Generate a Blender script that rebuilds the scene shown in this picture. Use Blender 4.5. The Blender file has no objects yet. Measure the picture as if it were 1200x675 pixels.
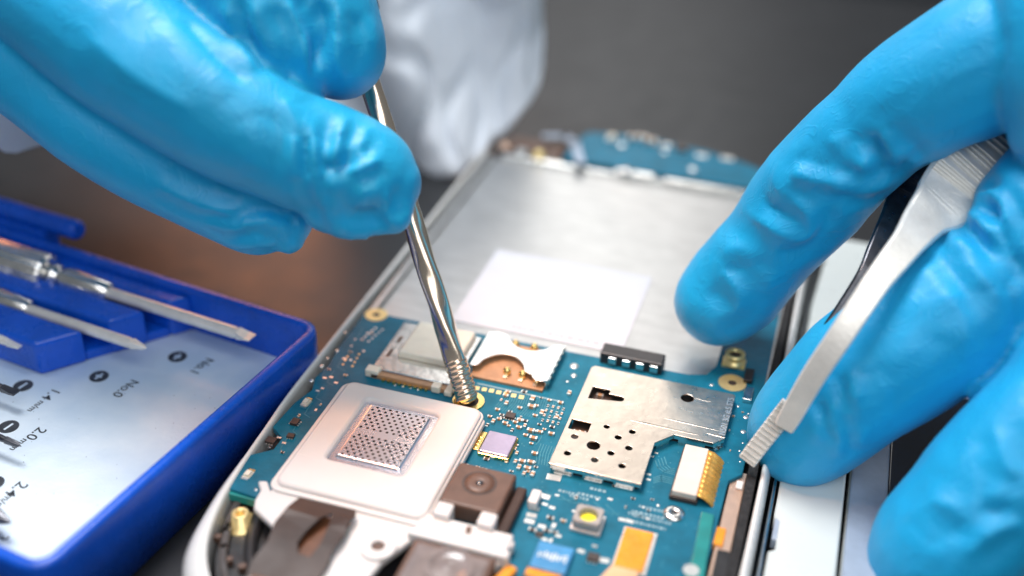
import bpy, bmesh, math, random
import numpy as np
from mathutils import Vector, Matrix, noise
from mathutils.bvhtree import BVHTree
random.seed(4); rng = np.random.default_rng(4)
S = 0.001                       # all shapes are drawn in millimetres
ZB = 7.0                        # top of the circuit board above the table
col = bpy.context.scene.collection
R_ = Vector((0.9528014, 0.3023576, 0.0273730)); U_ = Vector((-0.1822026, 0.4973764, 0.8481857)); F_ = Vector((-0.2428408, 0.8131400, -0.5289913))
EYE = Vector((69.147, 0.0, 103.25 + ZB)); FPX = 1349.3
def ray(px, py): return F_ + R_ * ((px - 600) / FPX) - U_ * ((py - 337.5) / FPX)
def at(px, py, z=0.0):          # measured point on the level z (mm above the board)
    d = ray(px, py); t = (z + ZB - EYE.z) / d.z; return EYE + d * t
def atd(px, py, d): return EYE + ray(px, py) * d
def atv(px, py, y):
    d = ray(px, py); return EYE + d * (y / d.y)

# ------------------------------------------------------------------ materials
def mat(name, c, rough=0.5, metal=0.0, var=0.12, vscale=400.0, bump=0.0, bscale=900.0, spec=0.5, coat=0.0, trans=0.0, sss=0.0, c2=None, rvar=0.1, emit=None, stretch=(1, 1, 1), scratch=0.0):
    m = bpy.data.materials.new(name); m.use_nodes = True
    nt = m.node_tree; b = nt.nodes['Principled BSDF']; N = nt.nodes.new; Lk = nt.links.new
    tc = N('ShaderNodeTexCoord'); mp = N('ShaderNodeMapping'); mp.inputs['Scale'].default_value = stretch
    Lk(tc.outputs['Object'], mp.inputs['Vector'])
    n1 = N('ShaderNodeTexNoise'); n1.inputs['Scale'].default_value = vscale; n1.inputs['Detail'].default_value = 5; n1.inputs['Roughness'].default_value = 0.6
    Lk(mp.outputs[0], n1.inputs['Vector'])
    rp = N('ShaderNodeValToRGB'); rp.color_ramp.elements[0].position = 0.3; rp.color_ramp.elements[1].position = 0.7
    a = c2 if c2 else [x * (1 - var) for x in c]; z = [min(1, x * (1 + var)) for x in c]
    rp.color_ramp.elements[0].color = (*a, 1); rp.color_ramp.elements[1].color = (*z, 1)
    Lk(n1.outputs['Fac'], rp.inputs[0]); Lk(rp.outputs[0], b.inputs['Base Color'])
    mr = N('ShaderNodeMapRange'); mr.inputs['To Min'].default_value = max(0.02, rough - rvar); mr.inputs['To Max'].default_value = min(1, rough + rvar)
    n2 = N('ShaderNodeTexNoise'); n2.inputs['Scale'].default_value = vscale * 2.3; n2.inputs['Detail'].default_value = 4
    Lk(mp.outputs[0], n2.inputs['Vector']); Lk(n2.outputs['Fac'], mr.inputs['Value']); Lk(mr.outputs[0], b.inputs['Roughness'])
    b.inputs['Metallic'].default_value = metal; b.inputs['Specular IOR Level'].default_value = spec
    b.inputs['Coat Weight'].default_value = coat; b.inputs['Transmission Weight'].default_value = trans
    if sss:
        b.inputs['Subsurface Weight'].default_value = sss; b.inputs['Subsurface Radius'].default_value = (0.3, 0.6, 1.0); b.inputs['Subsurface Scale'].default_value = 0.002
    if bump:
        n3 = N('ShaderNodeTexNoise'); n3.inputs['Scale'].default_value = bscale; n3.inputs['Detail'].default_value = 6
        Lk(mp.outputs[0], n3.inputs['Vector'])
        bp = N('ShaderNodeBump'); bp.inputs['Strength'].default_value = bump; bp.inputs['Distance'].default_value = 0.0005
        Lk(n3.outputs['Fac'], bp.inputs['Height']); Lk(bp.outputs[0], b.inputs['Normal'])
    if scratch:
        prev = b.inputs['Normal'].links[0].from_socket if b.inputs['Normal'].links else None
        for k, an in enumerate((.5, -1.1, 2.3)):
            m2 = N('ShaderNodeMapping'); m2.inputs['Rotation'].default_value = (0, 0, an); m2.inputs['Scale'].default_value = (.045, 1, .2); m2.inputs['Location'].default_value = (k * 3.1, 1.7, 0)
            m3 = N('ShaderNodeTexNoise'); m3.inputs['Scale'].default_value = 1300; m3.inputs['Detail'].default_value = 1; m3.inputs['Distortion'].default_value = .25
            r2 = N('ShaderNodeValToRGB'); r2.color_ramp.elements[0].position = .74; r2.color_ramp.elements[1].position = .80
            Lk(tc.outputs['Object'], m2.inputs['Vector']); Lk(m2.outputs[0], m3.inputs['Vector']); Lk(m3.outputs['Fac'], r2.inputs[0])
            b4 = N('ShaderNodeBump'); b4.inputs['Strength'].default_value = scratch; b4.inputs['Distance'].default_value = .0003; Lk(r2.outputs[0], b4.inputs['Height'])
            if prev: Lk(prev, b4.inputs['Normal'])
            prev = b4.outputs[0]
        Lk(prev, b.inputs['Normal'])
    if emit:
        b.inputs['Emission Color'].default_value = (*emit[0], 1); b.inputs['Emission Strength'].default_value = emit[1]
    return m
M = {}
M['table'] = mat('table_laminate', (0.011, 0.012, 0.014), 0.46, var=0.25, vscale=60, bump=0.05, bscale=500)
M['rim'] = mat('white_plastic', (0.78, 0.77, 0.74), 0.28, var=0.04, vscale=120, coat=0.3)
M['black'] = mat('black_plastic', (0.022, 0.021, 0.022), 0.35, var=0.4, vscale=250, bump=0.12, bscale=700)
M['foam'] = mat('black_foam', (0.015, 0.015, 0.016), 0.8, var=0.8, vscale=1500, bump=0.6, bscale=2500)
M['plate'] = mat('brushed_steel', (0.56, 0.56, 0.55), 0.40, 1.0, var=0.10, vscale=500, bump=0.10, bscale=700, stretch=(0.35, 1, 1), rvar=0.08, scratch=.16)
M['sticker'] = mat('white_paper', (0.58, 0.60, 0.65), 0.6, var=0.03, vscale=150, bump=0.04, bscale=2500)
M['ink'] = mat('pale_print', (0.45, 0.45, 0.48), 0.6)
M['pcb'] = mat('teal_solder_mask', (0.006, 0.130, 0.210), 0.42, var=0.22, vscale=260, bump=0.10, bscale=1400, coat=0.0, spec=.2)
M['pcb2'] = mat('green_solder_mask', (0.012, 0.23, 0.22), 0.3, var=0.2, vscale=260, coat=0.3)
M['trace'] = mat('covered_copper', (0.035, 0.20, 0.27), 0.3, var=0.2)
M['silk'] = mat('silkscreen_ink', (0.22, 0.36, 0.42), 0.6)
M['shield'] = mat('tinned_sheet', (0.66, 0.57, 0.48), 0.30, 1.0, var=0.10, vscale=300, bump=0.07, bscale=900, rvar=0.09, scratch=.35)
M['silver'] = mat('bright_tin', (0.80, 0.79, 0.76), 0.22, 1.0, var=0.08, bump=0.05)
M['solder'] = mat('solder', (0.85, 0.84, 0.80), 0.3, 0.85, var=0.08, bump=0.1)
M['gold'] = mat('gold_plating', (0.95, 0.66, 0.25), 0.25, 1.0, var=0.12, bump=0.05)
M['brass'] = mat('pale_gold_pad', (0.90, 0.70, 0.32), 0.32, .6, var=0.12, bump=0.05)
M['white'] = mat('white_module_plastic', (0.70, 0.68, 0.67), 0.34, var=0.03, vscale=100, sss=0.15, scratch=.12)
M['cream'] = mat('cream_plastic', (0.80, 0.74, 0.62), 0.4, var=0.06, sss=0.2)
M['brown'] = mat('brown_camera_resin', (0.115, 0.062, 0.042), 0.42, var=0.18, vscale=500, bump=0.06)
M['film'] = mat('brown_film', (0.050, 0.030, 0.024), 0.42, var=0.35, vscale=130, spec=.25)
M['glass'] = mat('lens_glass', (0.03, 0.03, 0.035), 0.06, var=0.1, coat=1.0)
M['lensgrey'] = mat('grey_lens_cover', (0.24, 0.20, 0.19), 0.2, var=0.2, coat=0.6)
M['chip'] = mat('lavender_die', (0.36, 0.33, 0.46), 0.22, 0.3, var=0.12)
M['chipdark'] = mat('dark_chip_resin', (0.05, 0.035, 0.03), 0.4, var=0.2)
M['tan'] = mat('tan_capacitor', (0.42, 0.24, 0.13), 0.4, var=0.2)
M['copper'] = mat('copper_tape', (0.72, 0.50, 0.38), 0.38, 0.8, var=0.08, vscale=200, bump=0.05)
M['orange'] = mat('orange_polyimide', (0.86, 0.32, 0.02), 0.28, var=0.15, coat=0.5, sss=0.1)
M['peach'] = mat('peach_stiffener', (0.75, 0.45, 0.25), 0.35, var=0.1)
M['blueflex'] = mat('blue_connector', (0.05, 0.26, 0.52), 0.35, var=0.2)
M['yellow'] = mat('phosphor', (0.85, 0.78, 0.03), 0.35, var=0.1)
M['clear'] = mat('clear_lens_plastic', (0.55, 0.52, 0.50), 0.15, var=0.1, trans=0.35)
M['fpc'] = mat('beige_stiffener', (0.66, 0.62, 0.55), 0.35, var=0.06)
M['ribbon'] = mat('gold_flex_cable', (0.70, 0.38, 0.08), 0.28, 0.5, var=0.3, vscale=500)
M['hole'] = mat('open_hole', (.02, .014, .012), .9, spec=.05)
M['glove'] = None
M['steel'] = mat('stainless_steel', (0.62, 0.63, 0.64), 0.2, 1.0, var=0.1, bump=0.04, vscale=250)
M['steelwarm'] = mat('satin_steel', (0.86, 0.83, 0.77), 0.40, .4, var=0.10, bump=0.14, vscale=260, bscale=2000, scratch=.35)
M['steeldark'] = mat('blackened_steel', (0.10, 0.10, 0.11), 0.3, 1.0, var=0.3, bump=0.1)
M['chrome'] = mat('chrome', (0.95, 0.77, 0.60), 0.21, 1.0, var=0.06, bump=0.02, bscale=500, vscale=120, rvar=.05)  # warm tint of the lens flare is put into this base colour
M['case'] = mat('blue_plastic', (0.004, 0.095, 0.60), 0.28, var=0.15, vscale=150, bump=0.04, bscale=900, sss=0.05, scratch=.35)
M['insert'] = mat('frosted_card', (0.80, 0.85, 0.88), 0.40, 0.10, c2=(0.38, 0.55, 0.74), vscale=24, bump=0.16, bscale=1500, rvar=0.12)  # frosted white, with the glove's blue reflection put into its darker tone
M['print'] = mat('black_print', (0.03, 0.035, 0.045), 0.5, var=.5, vscale=900)
M['handle'] = mat('teal_handle_plastic', (0.01, 0.10, 0.16), 0.3, var=0.2)
M['coat'] = mat('lab_coat_cotton', (0.86, 0.90, 0.96), 0.85, var=0.05, vscale=60, bump=0.25, bscale=2200)
M['cover'] = mat('white_back_cover', (0.64, 0.68, 0.66), 0.3, var=0.02, vscale=80, coat=0.2)
M['greyside'] = mat('grey_blue_bezel', (0.33, 0.39, 0.48), 0.42, var=0.08, vscale=400, bump=0.08, bscale=2500)
M['screen'] = mat('dark_display_glass', (0.006, 0.012, 0.024), 0.16, var=0.4, vscale=120)
def glove_mat():
    m = mat('blue_nitrile', (0.004, 0.375, 0.70), 0.48, var=0.08, vscale=90, bump=0.0, sss=0.2, rvar=0.08)
    nt = m.node_tree; b = nt.nodes['Principled BSDF']; N = nt.nodes.new; Lk = nt.links.new
    tc = N('ShaderNodeTexCoord')
    a = N('ShaderNodeTexNoise'); a.inputs['Scale'].default_value = 1500; a.inputs['Detail'].default_value = 3
    w = N('ShaderNodeTexNoise'); w.inputs['Scale'].default_value = 230; w.inputs['Detail'].default_value = 2; w.inputs['Distortion'].default_value = 2.5
    v = N('ShaderNodeTexNoise'); v.inputs['Scale'].default_value = 95; v.inputs['Detail'].default_value = 1; v.inputs['Distortion'].default_value = 3.5
    rg = N('ShaderNodeValToRGB'); e_ = rg.color_ramp.elements; e_[0].position = .47; e_[0].color = (0, 0, 0, 1); e_[1].position = .5; e_[1].color = (1, 1, 1, 1); e3 = e_.new(.53); e3.color = (0, 0, 0, 1)
    Lk(v.outputs['Fac'], rg.inputs[0])
    b3 = N('ShaderNodeBump'); b3.inputs['Strength'].default_value = .16; b3.inputs['Distance'].default_value = .0003; Lk(rg.outputs[0], b3.inputs['Height'])
    for n in (a, w, v): Lk(tc.outputs['Object'], n.inputs['Vector'])
    b1 = N('ShaderNodeBump'); b1.inputs['Strength'].default_value = 0.07; b1.inputs['Distance'].default_value = 0.0004
    b2 = N('ShaderNodeBump'); b2.inputs['Strength'].default_value = 0.04; b2.inputs['Distance'].default_value = 0.002
    Lk(w.outputs['Fac'], b2.inputs['Height']); Lk(a.outputs['Fac'], b1.inputs['Height']); Lk(b3.outputs[0], b2.inputs['Normal']); Lk(b2.outputs[0], b1.inputs['Normal']); Lk(b1.outputs[0], b.inputs['Normal'])
    b.inputs['Sheen Weight'].default_value = 0.10; b.inputs['Sheen Tint'].default_value = (0.6, 0.85, 1, 1)
    return m
M['glove'] = glove_mat()

# ------------------------------------------------------------------ mesh builder
class MB:
    def __init__(s): s.v = []; s.f = []; s.m = []; s.sm = []
    def add(s, vs, fs, mi=0, smooth=False):
        o = len(s.v); s.v += [Vector(v) for v in vs]
        for f in fs: s.f.append([i + o for i in f]); s.m.append(mi); s.sm.append(smooth)
        return s
    def box(s, x0, x1, y0, y1, z0, z1, mi=0, rot=0.0, taper=0.0):
        c = Vector(((x0 + x1) / 2, (y0 + y1) / 2, 0)); vs = []
        for z, k in ((z0, 0), (z1, taper)):
            for x, y in ((x0 + k, y0 + k), (x1 - k, y0 + k), (x1 - k, y1 - k), (x0 + k, y1 - k)):
                p = Vector((x, y, 0)) - c; p.rotate(Matrix.Rotation(rot, 3, 'Z')); vs.append((p.x + c.x, p.y + c.y, z))
        return s.add(vs, [(3, 2, 1, 0), (4, 5, 6, 7), (0, 1, 5, 4), (1, 2, 6, 5), (2, 3, 7, 6), (3, 0, 4, 7)], mi)
    def lathe(s, prof, base, axis, n=24, mi=0, smooth=True, flute=0.0, nf=0, ref=None):   # prof: (distance along axis, radius)
        a = Vector(axis).normalized(); r = Vector(ref) if ref else a.orthogonal(); r = (r - a * r.dot(a)).normalized(); t = a.cross(r); base = Vector(base); vs = []; fs = []
        for d, rad in prof:
            for k in range(n):
                q = 2 * math.pi * k / n; rr = rad * (1 + (flute * math.cos(nf * q) if nf else 0))
                vs.append(base + a * d + r * (rr * math.cos(q)) + t * (rr * math.sin(q)))
        for i in range(len(prof) - 1):
            for k in range(n):
                k2 = (k + 1) % n; fs.append((i * n + k, i * n + k2, (i + 1) * n + k2, (i + 1) * n + k))
        s.add(vs, fs, mi, smooth)
        s.add([vs[k] for k in range(n)], [tuple(reversed(range(n)))], mi); s.add([vs[-n + k] for k in range(n)], [tuple(range(n))], mi)
        return s
    def disc(s, x, y, r, z0, z1, n=24, mi=0, r2=None):
        return s.lathe([(0, r), (z1 - z0, r2 if r2 else r)], (x, y, z0), (0, 0, 1), n, mi, True)
    def ring(s, x, y, r0, r1, z0, z1, n=28, mi=0):
        vs = []; fs = []
        for r, z in ((r1, z0), (r1, z1), (r0, z1), (r0, z0)):
            vs += [(x + r * math.cos(2 * math.pi * k / n), y + r * math.sin(2 * math.pi * k / n), z) for k in range(n)]
        for i in range(4):
            for k in range(n): k2 = (k + 1) % n; j = (i + 1) % 4; fs.append((i * n + k, i * n + k2, j * n + k2, j * n + k))
        return s.add(vs, fs, mi, False)
    def prism(s, pts, z0, z1, mi=0):
        n = len(pts); vs = [(p[0], p[1], z0) for p in pts] + [(p[0], p[1], z1) for p in pts]
        return s.add(vs, [tuple(reversed(range(n))), tuple(range(n, 2 * n))] + [(i, (i + 1) % n, n + (i + 1) % n, n + i) for i in range(n)], mi)
    def sweep(s, path, prof, closed=False, mi=0, smooth=True, swell=False):   # 2D path, prof (outward, z)
        n = len(path); m = len(prof); vs = []; fs = []
        for i, p in enumerate(path):
            a = Vector(path[(i - 1) % n] if closed or i else path[0]); b = Vector(path[(i + 1) % n] if closed or i < n - 1 else path[-1])
            t = (b - a).normalized(); nn = Vector((-t.y, t.x))
            for o, z in prof:
                if o < 0 and swell: o *= 1 + 2.2 * min(1, max(0, (106 - p[1]) / 18))
                vs.append((p[0] + nn.x * o, p[1] + nn.y * o, z))
        for i in range(n if closed else n - 1):
            for j in range(m): k = (i + 1) % n; j2 = (j + 1) % m; fs.append((i * m + j, k * m + j, k * m + j2, i * m + j2))
        s.add(vs, fs, mi, smooth)
        if not closed: s.add(vs[:m], [tuple(range(m))], mi); s.add(vs[-m:], [tuple(reversed(range(m)))], mi)
        return s
    def strip(s, pts, w, z0, z1, mi=0):      # flat band along a polyline
        for a, b in zip(pts[:-1], pts[1:]):
            a = Vector(a[:2]); b = Vector(b[:2]); t = (b - a).normalized() * (w * 0.4); n = Vector((-t.y, t.x)).normalized() * w / 2; a = a - t; b = b + t
            s.prism([a + n * -1, b - n, b + n, a + n], z0, z1, mi)
        return s
    def build(s, name, mats, parent=None, bevel=0.0, seg=2, loc=None, weld=False):
        base = Vector(loc) if loc else (Vector(parent['_base']) if parent is not None else Vector((0, 0, 0)))
        me = bpy.data.meshes.new(name); me.from_pydata([(v - base) * S for v in s.v], [], s.f)
        for mm in (mats if isinstance(mats, (list, tuple)) else [mats]): me.materials.append(mm)
        for p, mi, sm in zip(me.polygons, s.m, s.sm): p.material_index = mi; p.use_smooth = sm
        bm = bmesh.new(); bm.from_mesh(me); bmesh.ops.recalc_face_normals(bm, faces=bm.faces); bm.to_mesh(me); bm.free()
        return link(name, me, parent, base if parent is None else Vector(parent['_base']), base, bevel, seg)
def link(name, me, parent=None, pbase=None, base=None, bevel=0.0, seg=2):
    o = bpy.data.objects.new(name, me); col.objects.link(o); o['_base'] = tuple(base)
    if parent is not None: o.parent = parent; o.location = (base - Vector(parent['_base'])) * S
    else: o.location = base * S
    if bevel:
        b = o.modifiers.new('bevel', 'BEVEL'); b.width = bevel * S; b.segments = seg; b.limit_method = 'ANGLE'; b.angle_limit = math.radians(40)
    return o
def tag(o, label=None, cat=None, group=None, kind=None):
    for k, v in (('label', label), ('category', cat), ('group', group), ('kind', kind)):
        if v: o[k] = v
    return o
def empty(name, loc, label, cat, group=None):
    o = bpy.data.objects.new(name, None); col.objects.link(o); o.location = Vector(loc) * S; o['_base'] = tuple(loc); o.empty_display_size = 0.01
    return tag(o, label, cat, group)
def plate(name, outline, holes, z0, z1, m, parent, bev=0.0):      # sheet with real openings
    cu = bpy.data.curves.new(name, 'CURVE'); cu.dimensions = '2D'; cu.fill_mode = 'BOTH'
    base = Vector(parent['_base'])
    for poly in [outline] + holes:
        sp = cu.splines.new('POLY'); sp.points.add(len(poly) - 1); sp.use_cyclic_u = True
        for p, q in zip(sp.points, poly): p.co = (q[0] - base.x, q[1] - base.y, 0, 1)
    cu.extrude = (z1 - z0) / 2 - bev; cu.bevel_depth = bev; cu.bevel_resolution = 1; cu.offset = -bev
    t = bpy.data.objects.new('tmp', cu); col.objects.link(t); dg = bpy.context.evaluated_depsgraph_get()
    me = bpy.data.meshes.new_from_object(t.evaluated_get(dg)); bpy.data.objects.remove(t)
    me.transform(Matrix.Translation((0, 0, (z0 + z1) / 2 - base.z))); me.transform(Matrix.Scale(S, 4)); me.name = name
    me.materials.clear(); me.materials.append(m)
    return link(name, me, parent, base, base)
def circ(x, y, r, n=20, ry=None): return [(x + r * math.cos(2 * math.pi * k / n), y + (ry or r) * math.sin(2 * math.pi * k / n)) for k in range(n)]
def rect(x0, x1, y0, y1, r=0.0, n=4):
    if r <= 0: return [(x0, y0), (x1, y0), (x1, y1), (x0, y1)]
    out = []
    for cx, cy, a in ((x1 - r, y0 + r, -90), (x1 - r, y1 - r, 0), (x0 + r, y1 - r, 90), (x0 + r, y0 + r, 180)):
        for k in range(n + 1):
            q = math.radians(a + 90 * k / n); out.append((cx + r * math.cos(q), cy + r * math.sin(q)))
    return out
def text(name, body, pos, size, rot, m, parent, shear=0.0):
    cu = bpy.data.curves.new(name, 'FONT'); cu.body = body; cu.size = size; cu.align_x = 'CENTER'; cu.align_y = 'CENTER'; cu.extrude = 0.01; cu.offset = 0.02
    t = bpy.data.objects.new('tmp', cu); col.objects.link(t); dg = bpy.context.evaluated_depsgraph_get()
    me = bpy.data.meshes.new_from_object(t.evaluated_get(dg)); bpy.data.objects.remove(t); base = Vector(parent['_base'])
    me.transform(Matrix.Scale(S, 4) @ Matrix.Translation(Vector(pos) - base) @ Matrix.Rotation(rot, 4, 'Z')); me.name = name
    me.materials.clear(); me.materials.append(m)
    return link(name, me, parent, base, base)
def quad(pts, z):                 # level rectangle from four measured corners TL TR BL BR
    p = [at(x, y, z) for x, y in pts]
    return (p[0].x + p[2].x) / 2, (p[1].x + p[3].x) / 2, (p[2].y + p[3].y) / 2, (p[0].y + p[1].y) / 2
def smooth_path(pts, n=8):
    out = []; P = [Vector(p) for p in pts]
    for i in range(len(P) - 1):
        a = P[max(i - 1, 0)]; b = P[i]; c = P[i + 1]; d = P[min(i + 2, len(P) - 1)]
        for k in range(n):
            t = k / n; out.append(0.5 * ((2 * b) + (c - a) * t + (2 * a - 5 * b + 4 * c - d) * t * t + (3 * b - a - 3 * c + d) * t ** 3))
    out.append(P[-1]); return out

# ------------------------------------------------------------------ setting
tb = MB().box(-700, 900, -250, 372, -20, 0); o = tb.build('table', M['table'], bevel=1.5); tag(o, kind='structure')
fl = MB().box(-3000, 3000, -2500, 3500, -760, -740); o = fl.build('floor', mat('floor_grey', (0.10, 0.105, 0.11), 0.6)); tag(o, kind='structure')

# ------------------------------------------------------------------ smartphone being repaired
ph = empty('smartphone', (34, 150, 0), 'opened white smartphone with bare teal circuit board under the screwdriver tip', 'phone')
near = [(0.0, 209), (0.0, 180), (0.0, 150), (0.0, 122), (0.5, 112), (1.1, 103), (2.0, 96), (3.7, 89.5), (6.6, 84.5), (11, 80.5), (17, 78.2), (24, 77.2), (34, 77), (44, 77.2), (51, 78.2), (57.5, 80.5), (62.5, 84.5), (66, 90), (67.6, 96.5), (68.2, 104), (68.4, 122), (68.4, 150), (68.4, 180), (68.4, 209)]
path = [(p.x, p.y) for p in smooth_path([(x, y, 0) for x, y in near], 5)]
prof = [(-.1, .4), (-.7, 1.2), (-.9, 3), (-.85, 5.2), (-.5, 6.7), (-.15, 7.3), (.1, 7.4), (.38, 7.15), (.42, 6.2), (.42, 2), (.3, .4)]
MB().sweep(path, prof, swell=True).build('rim', M['rim'], ph)
inner = [(x + 0.0, y) for x, y in path] + [(68, 214), (64, 219), (56, 223.5), (44, 226.2), (34, 226.8), (24, 226.2), (12, 223), (4, 218), (0.3, 213)]
cx = 34.2
inner = [(cx + (x - cx) * 0.975, 150 + (y - 150) * 0.985) for x, y in inner]
MB().prism(inner, 0.6, 4.6).build('mid_frame', M['black'], ph)
# battery plate with folded edges
pl = MB(); pl.prism(rect(2.6, 65.4, 141, 207.6, 1.0), 4.7, 6.2)
pl.box(1.6, 2.9, 141, 207, 4.7, 6.9); pl.box(65.2, 66.4, 146, 207, 4.7, 6.9)
pl.build('battery_plate', M['plate'], ph, bevel=0.25)
st = MB(); x0, x1, y0, y1 = 15.0, 43.4, 147.0, 171.4
st.prism(rect(x0, x1, y0, y1, 0.3), 6.23, 6.32); lab = st.build('sticker', M['sticker'], ph)
tx = MB(); xx = 25.0
while xx < 41:
    w = random.uniform(0.4, 1.3); tx.box(xx, xx + w, 148.2, 149.0, 6.325, 6.335); xx += w + random.uniform(0.25, 0.6)
tx.build('printing', M['ink'], lab)
# circuit board
out = [(1.5, 143.8), (1.6, 134), (2.2, 128), (1.7, 124.5), (2.6, 121.6), (1.6, 118), (1.2, 112), (3.6, 110.2), (3.6, 107.6), (1.2, 105.5), (1.6, 98.6), (8, 98), (8.5, 104), (26, 104), (27, 99), (39.5, 98.5), (40.2, 92), (40.6, 80), (63.4, 80), (63.8, 104), (64.0, 122), (65.6, 124), (65.6, 139.5), (66.0, 142), (65.9, 170), (58.3, 170), (58.2, 148), (57.2, 145.3), (54.5, 144.3), (37, 144.0), (20, 143.9)]
pcb = MB().prism(out, 6.0, 7.0).build('circuit_board', M['pcb'], ph, bevel=0.08, seg=1)
# traces
tr = MB()
def tline(pts, w=0.16): tr.strip([at(x, y) for x, y in pts], w, 7.004, 7.02)
for k in range(4):
    tline([(768 + k * 3.5, 540 - k * 1.5), (771 + k * 3.5, 548 - k), (778 + k * 3, 553 - k), (790, 556 - k * 2.3)])
    tline([(766, 560 + k * 2), (775, 557 + k * 2.2), (789, 561 + k * 2.2)])
for k in range(16):
    a = random.uniform(625, 700); b = random.uniform(470, 585)
    if a > 640 and b < 572 or a > 660 and b > 590: continue
    tline([(a, b), (a - 4, b + 10), (a - 9, b + 16)], 0.12)
for k in range(9):
    x = 604 + k * 3.2; tline([(x + 30, 520 + k * 0.8), (x + 26, 530 + k * .8), (x + 24, 543 + k * .8)], 0.12)
for k in range(6): tline([(640 + k * 14, 576 + k * 3), (655 + k * 14, 585 + k * 4), (670 + k * 14, 586 + k * 4)], 0.12)
tr.build('copper_trace', M['trace'], pcb); tr = MB()
for k in range(8):
    tr.strip([(3.0 + k * 0.18, 139 - k * 4), (3.4 + k * 0.15, 136 - k * 4), (5.2, 135.5 - k * 4)], 0.12, 7.004, 7.02)
tr.build('copper_trace', M['trace'], pcb); tr = MB()
# gold rings and screw posts
def gring(px, py, r0, r1, m='brass', h=0.08):
    p = at(px, py); b = MB().ring(p.x, p.y, r0, r1, 7.004, 7.0 + h); b.disc(p.x, p.y, r0 * 0.98, 6.9, 7.006, mi=1); b.build('grounding_ring', [M[m], M['chipdark']], pcb)
gring(441, 369, 0.6, 1.85); gring(858, 449, 0.65, 2.1); gring(549, 471, 1.5, 2.35, 'gold', 0.25)
p = at(861, 420, 1.0)
b = MB(); b.box(p.x - 1.75, p.x + 1.75, p.y - 1.3, p.y + 1.1, 7.0, 7.35); b.lathe([(0, 1.75), (0.5, 1.75), (0.6, 1.35), (1.0, 1.35), (1.15, 1.5), (1.7, 1.5), (1.75, 1.05), (1.2, 0.95)], (p.x, p.y, 7.3), (0, 0, 1), 28)
b.disc(p.x, p.y, 0.95, 7.4, 8.6, mi=1); b.build('coaxial_socket', [M['brass'], M['chipdark']], pcb)
p = at(790, 600, 0.4); b = MB().lathe([(0, 1.45), (0.25, 1.4), (0.42, 1.0), (0.46, 0.45), (0.30, 0.35)], (p.x, p.y, 7.0), (0, 0, 1), 28); b.box(p.x - .55, p.x + .55, p.y - .1, p.y + .1, 7.2, 7.47, mi=1, rot=.5); b.box(p.x - .1, p.x + .1, p.y - .55, p.y + .55, 7.2, 7.475, mi=1, rot=.5)
b.build('screw', [M['silver'], M['steeldark']], ph)
p = at(282, 605, -1.0); b = MB().lathe([(0, 2.2), (0.5, 2.1), (0.55, 1.25), (2.2, 1.1), (2.25, 0.65), (1.4, 0.6)], (p.x, p.y, 4.4), (0, 0, 1), 24, mi=0); b.build('brass_post', M['brass'], ph)
# shield can
hz = 8.5
sh = [at(x, y, 1.5) for x, y in ((692, 428), (863, 462), (846, 523), (790, 508), (766, 531), (749, 566), (645, 544))]
X0 = (sh[0].x + sh[6].x) / 2; X1 = (sh[1].x + sh[2].x) / 2; Y1 = (sh[0].y + sh[1].y) / 2; Y0 = (sh[5].y + sh[6].y) / 2; Ym = (sh[2].y + sh[3].y) / 2; Xm = (sh[4].x + sh[5].x) / 2
so = [(X0, Y0), (Xm, Y0), (Xm, Ym - 2.6), (Xm + 2.2, Ym), (X1 - 1.3, Ym), (X1, Ym + 1.5), (X1, Y1 - .3), (X1 - .3, Y1), (X0 + .5, Y1), (X0, Y1 - .5)]
hl = []
def hq(x, y): return at(x, y, 1.5)
for x, y, r in ((711, 500, .42), (741, 506, .45), (724.5, 512.5, .48), (695.5, 522, .92), (673.5, 511.5, .5), (737, 525, .5), (665, 531, .48), (716, 531, .48), (697, 539, .5), (729, 546, .5), (805.5, 466.5, .95)):
    q = hq(x, y); hl.append(circ(q.x, q.y, r))
q0, q1, q2, q3 = quad(((694, 453), (714, 456), (690, 467), (712, 471)), 1.5); w0, w1, w2, w3 = quad(((712, 460), (732, 462), (712, 470), (731, 473)), 1.5)
ym = (w2 + w3) / 2 ; rr = 0.62
hl.append([(q0, q2), (w1 - rr, ym - rr)] + [(w1 - rr + rr * math.cos(t), ym + rr * math.sin(t)) for t in np.linspace(-1.3, 1.3, 7)] + [(w1 - rr, ym + rr), (q1, ym + rr), (q1, q3), (q0, q3)])
e0, e1, e2, e3 = quad(((670, 491), (692, 495), (666, 502), (690, 507)), 1.5); hl.append(rect(e0, e1, e2, e3, .15, 2))
can = plate('shield_can', so, hl, hz - 0.22, hz, M['shield'], ph, 0.05)
for q in can.data.polygons: q.use_smooth = False
sk = MB(); n = len(so)
for i in range(n):
    a = Vector(so[i]); b_ = Vector(so[(i + 1) % n]); L = (b_ - a).length; t = (b_ - a) / L; nn = Vector((-t.y, t.x)); k = max(1, int(L / 3.4)); w = L / k
    sk.prism([a + nn * .06, b_ + nn * .06, b_ + nn * .28, a + nn * .28], 7.75, 8.30)
    for j in range(k):
        c = a + t * (w * (j + .12)); d = a + t * (w * (j + .80)); sk.prism([c + nn * .08, d + nn * .08, d + nn * .26, c + nn * .26], 7.0, 7.80)
sk.build('shield_wall', M['silver'], can)
cl = MB()
for i in (0, 4, 6):
    a = Vector(so[i]); b_ = Vector(so[(i + 1) % n]); L = (b_ - a).length; t = (b_ - a) / L; nn = Vector((-t.y, t.x)); k = max(2, int(L / 4))
    for j in range(k):
        c = a + t * (L / k * (j + .2)); d = a + t * (L / k * (j + .75)); cl.prism([c - nn * .28, d - nn * .28, d + nn * .02, c + nn * .02], 7.0, 7.34)
cl.build('clip_rail', M['silver'], can)
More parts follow.
